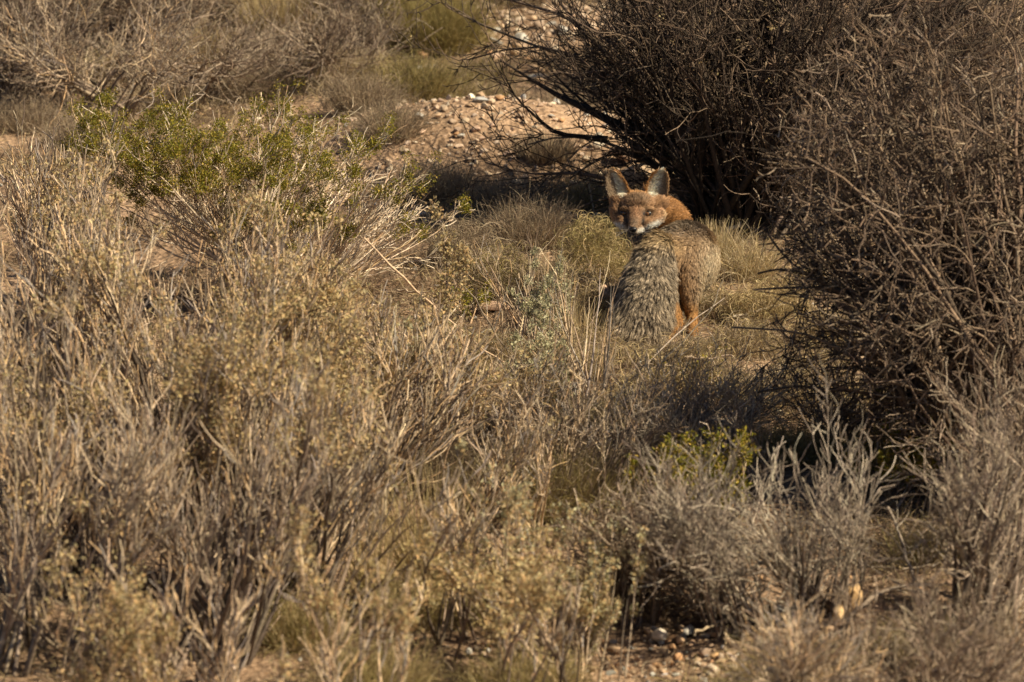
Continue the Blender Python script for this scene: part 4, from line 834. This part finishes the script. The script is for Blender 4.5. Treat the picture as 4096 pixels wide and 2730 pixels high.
        fl[tail] += (np.clip((y[tail]-1030)/80, 0, 1)*(x[tail]-(2610-(y[tail]-1000)*.17))/110)[:, None]*ex*.4-ex*np.clip((1050-y[tail])/60, 0, 1)[:, None]*.5-et*np.clip((1050-y[tail])/60, 0, 1)[:, None]*.5
        bk = (Z == zi['torso']) & (y < 980); fl[bk] = ex*-.55+ey*.30-et*.8
        nk = Z == zi['neck']; fl[nk] = ex*.75+ey*-.1+et*.3
        hd = np.isin(Z, HEAD); w_ = S-NOSE; fl[hd] = nrm(w_[hd])+ey*.12
        low = hd & (y > 880); fl[low] += ey*.3
        for q, sg in ((len(LIMBS), -1), (len(LIMBS)+1, 1)):
            k = Z == q; fl[k] = ex*sg*.75*(1 if True else 1)-ey*.45
        fl = fl-(fl*Nn).sum(1, keepdims=True)*Nn; fl = nrm(fl+np.where(tail, .22, .13)[:, None]*rng.normal(size=fl.shape)+.25*np.stack([np.sin(S[:, 2]*45+S[:, 0]*30), 0*S[:, 0], np.sin(S[:, 0]*50+S[:, 2]*22)*.5], 1)*np.where(hd, .2, 1)[:, None])
        col, g = fur_colour(Q, Z, -(Nn@VD), rng)
        Ls = L(Z, Q)*rng.uniform(.7, 1.2, n_tuft)
        # clumps lean together: low frequency waviness
        wv = .25*np.stack([np.sin(S[:, 2]*160+S[:, 0]*90), np.sin(S[:, 0]*150+2), np.sin(S[:, 2]*120+S[:, 1]*80)], 1)
        d0 = nrm(fl*cos(lift)+Nn*sin(lift)+wv*.3)
        tip = S+d0*Ls[:, None]*.9-Nn*(Ls*.05)[:, None]
        # tuft colours: dark, mid and pale tufts where the coat is grizzled
        u = rng.random(n_tuft)[:, None]; G = g[:, None]
        col = np.where(u < .28*G, col*.50, np.where(u > 1-.28*G, col*1.45+.04, col))
        m = n_tuft*per; rp = lambda z: np.repeat(z, per, 0)
        off = rng.normal(size=(m, 3)); N2 = rp(Nn); off -= (off*N2).sum(1, keepdims=True)*N2; off = off*rad
        s0 = rp(S)+off; s1 = rp(tip)+off*(1-conv)+rng.normal(size=(m, 3))*rad*.25
        u = np.linspace(0, 1, K)[None, :, None]; mid = (s0+s1)/2+N2*rp(Ls)[:, None]*.13
        P = s0[:, None]*(1-u)**2+2*mid[:, None]*u*(1-u)+s1[:, None]*u*u
        Sd = nrm(np.cross(P[:, -1]-P[:, 0], N2+.35*rng.normal(size=N2.shape)))[:, None]+0*P
        W = wid*rng.uniform(.7, 1.3, m)[:, None]*np.array([1, .95, .75, .2])[None, :K]
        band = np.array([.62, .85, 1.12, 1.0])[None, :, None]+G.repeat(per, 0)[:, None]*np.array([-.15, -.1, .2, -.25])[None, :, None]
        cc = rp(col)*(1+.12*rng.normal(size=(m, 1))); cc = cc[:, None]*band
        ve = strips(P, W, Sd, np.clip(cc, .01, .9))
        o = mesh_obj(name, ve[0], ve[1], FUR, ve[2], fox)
        if label: o['label'] = label
    def eyefree(Q, r=1.0):
        k = np.ones(len(Q), bool)
        for ex_, ey_ in EYES: k &= ((Q[:, 0]-ex_)/(23*r))**2+((Q[:, 1]-ey_)/(13.5*r))**2 > 1
        k &= ((Q[:, 0]-2531)/17)**2+((Q[:, 1]-919)/12)**2 > 1
        return k | (Q[:, 2] > 230)
    hs = HEAD
    strands('body_fur', lambda Z, Q: ~np.isin(Z, hs+[zi['tail'], len(LIMBS), len(LIMBS)+1]), 32000, 7, lambda Z, Q: np.where(Q[:, 1] > 1180, .009, .017)*np.where(Z == zi['neck'], .9, 1), .36, .0030, .00032, conv=.6)
    strands('tail_fur', lambda Z, Q: Z == zi['tail'], 17000, 9, lambda Z, Q: .034+0*Q[:, 0], .40, .0028, .00030, label='thick silver, black and buff guard hair of the bushy tail', conv=.65)
    strands('face_fur', lambda Z, Q: np.isin(Z, hs) & eyefree(Q), 12000, 7, lambda Z, Q: np.interp(np.hypot(Q[:, 0]-2534, Q[:, 1]-915), [0, 35, 60, 120, 150], [.002, .004, .007, .012, .018]), .28, .0013, .00024, conv=.6)
    strands('ear_fur', lambda Z, Q: Z >= len(LIMBS), 3600, 6, lambda Z, Q: np.where((np.abs(Q[:, 0]-(2472+(Q[:, 1]-700)*.3)) < 16) | (np.abs(Q[:, 0]-(2628-(Q[:, 1]-700)*.28)) < 16), .011, .005), .5, .0011, .00024, conv=.6)
    # eyes, nose
    def blob(name, c, rx, ry, rt, mat, parent, rot=0.0):
        Vi_ = ICO[0]*np.array([rx, ry, rt])/PXM; ca, sa = cos(rot), sin(rot)
        X = Vi_[:, 0]*ca-Vi_[:, 1]*sa; Y = Vi_[:, 0]*sa+Vi_[:, 1]*ca
        P = c+X[:, None]*ex+Y[:, None]*ey+Vi_[:, 2:3]*et
        return mesh_obj(name, P, ICO[1][:, ::-1], mat, None, parent)
    dark = plain('dark_skin', (.012, .010, .009), .35, .5, .2); iris = plain('iris', (.13, .055, .015), .08, .6, .6); pup = plain('pupil', (.003, .003, .003), .05, .6, 1)
    for k, (px, py) in enumerate(EYES):
        c, n = surf(px, py); sg = 1 if k == 0 else -1
        c = c-VD*.0012; e = blob('eye', c+VD*.002, 19.5, 11.5, 8, dark, fox, sg*-.25)
        blob('iris', c-VD*.0018, 10.5, 7.8, 5.5, iris, e, sg*-.25); blob('pupil', c-VD*.0037, 4.6, 4.8, 2.6, pup, e)
    c, n = surf(2532, 918); nose = blob('nose', c+VD*.003, 16, 11, 11, plain('nose_leather', (.012, .010, .010), .42, .4, .1), fox)
    for sx in (-8, 8): q, _ = surf(2532+sx, 922); blob('nostril', c+ex*sx/PXM+ey*3/PXM-VD*.0035, 3.5, 3, 3, pup, nose)
    # whiskers
    S = np.array([surf(2534+sx*rng.uniform(8, 20), rng.uniform(912, 926))[0] for sx in (-1, 1) for _ in range(7)]); dr = np.array([ex*sx+ey*rng.uniform(-.1, .5)-et*.3 for sx in (-1, 1) for _ in range(7)])
    Wp = grow(rng, S, dr, np.full(14, .04), 6, .05, (0, 0, -.05)); wt = tubes(Wp, np.full((14, 6), .00018), np.tile((.5, .45, .4), (14, 1)), 3, rng)
    o = mesh_obj('whiskers', wt[0], wt[1], FUR, wt[2], fox)
build_fox()
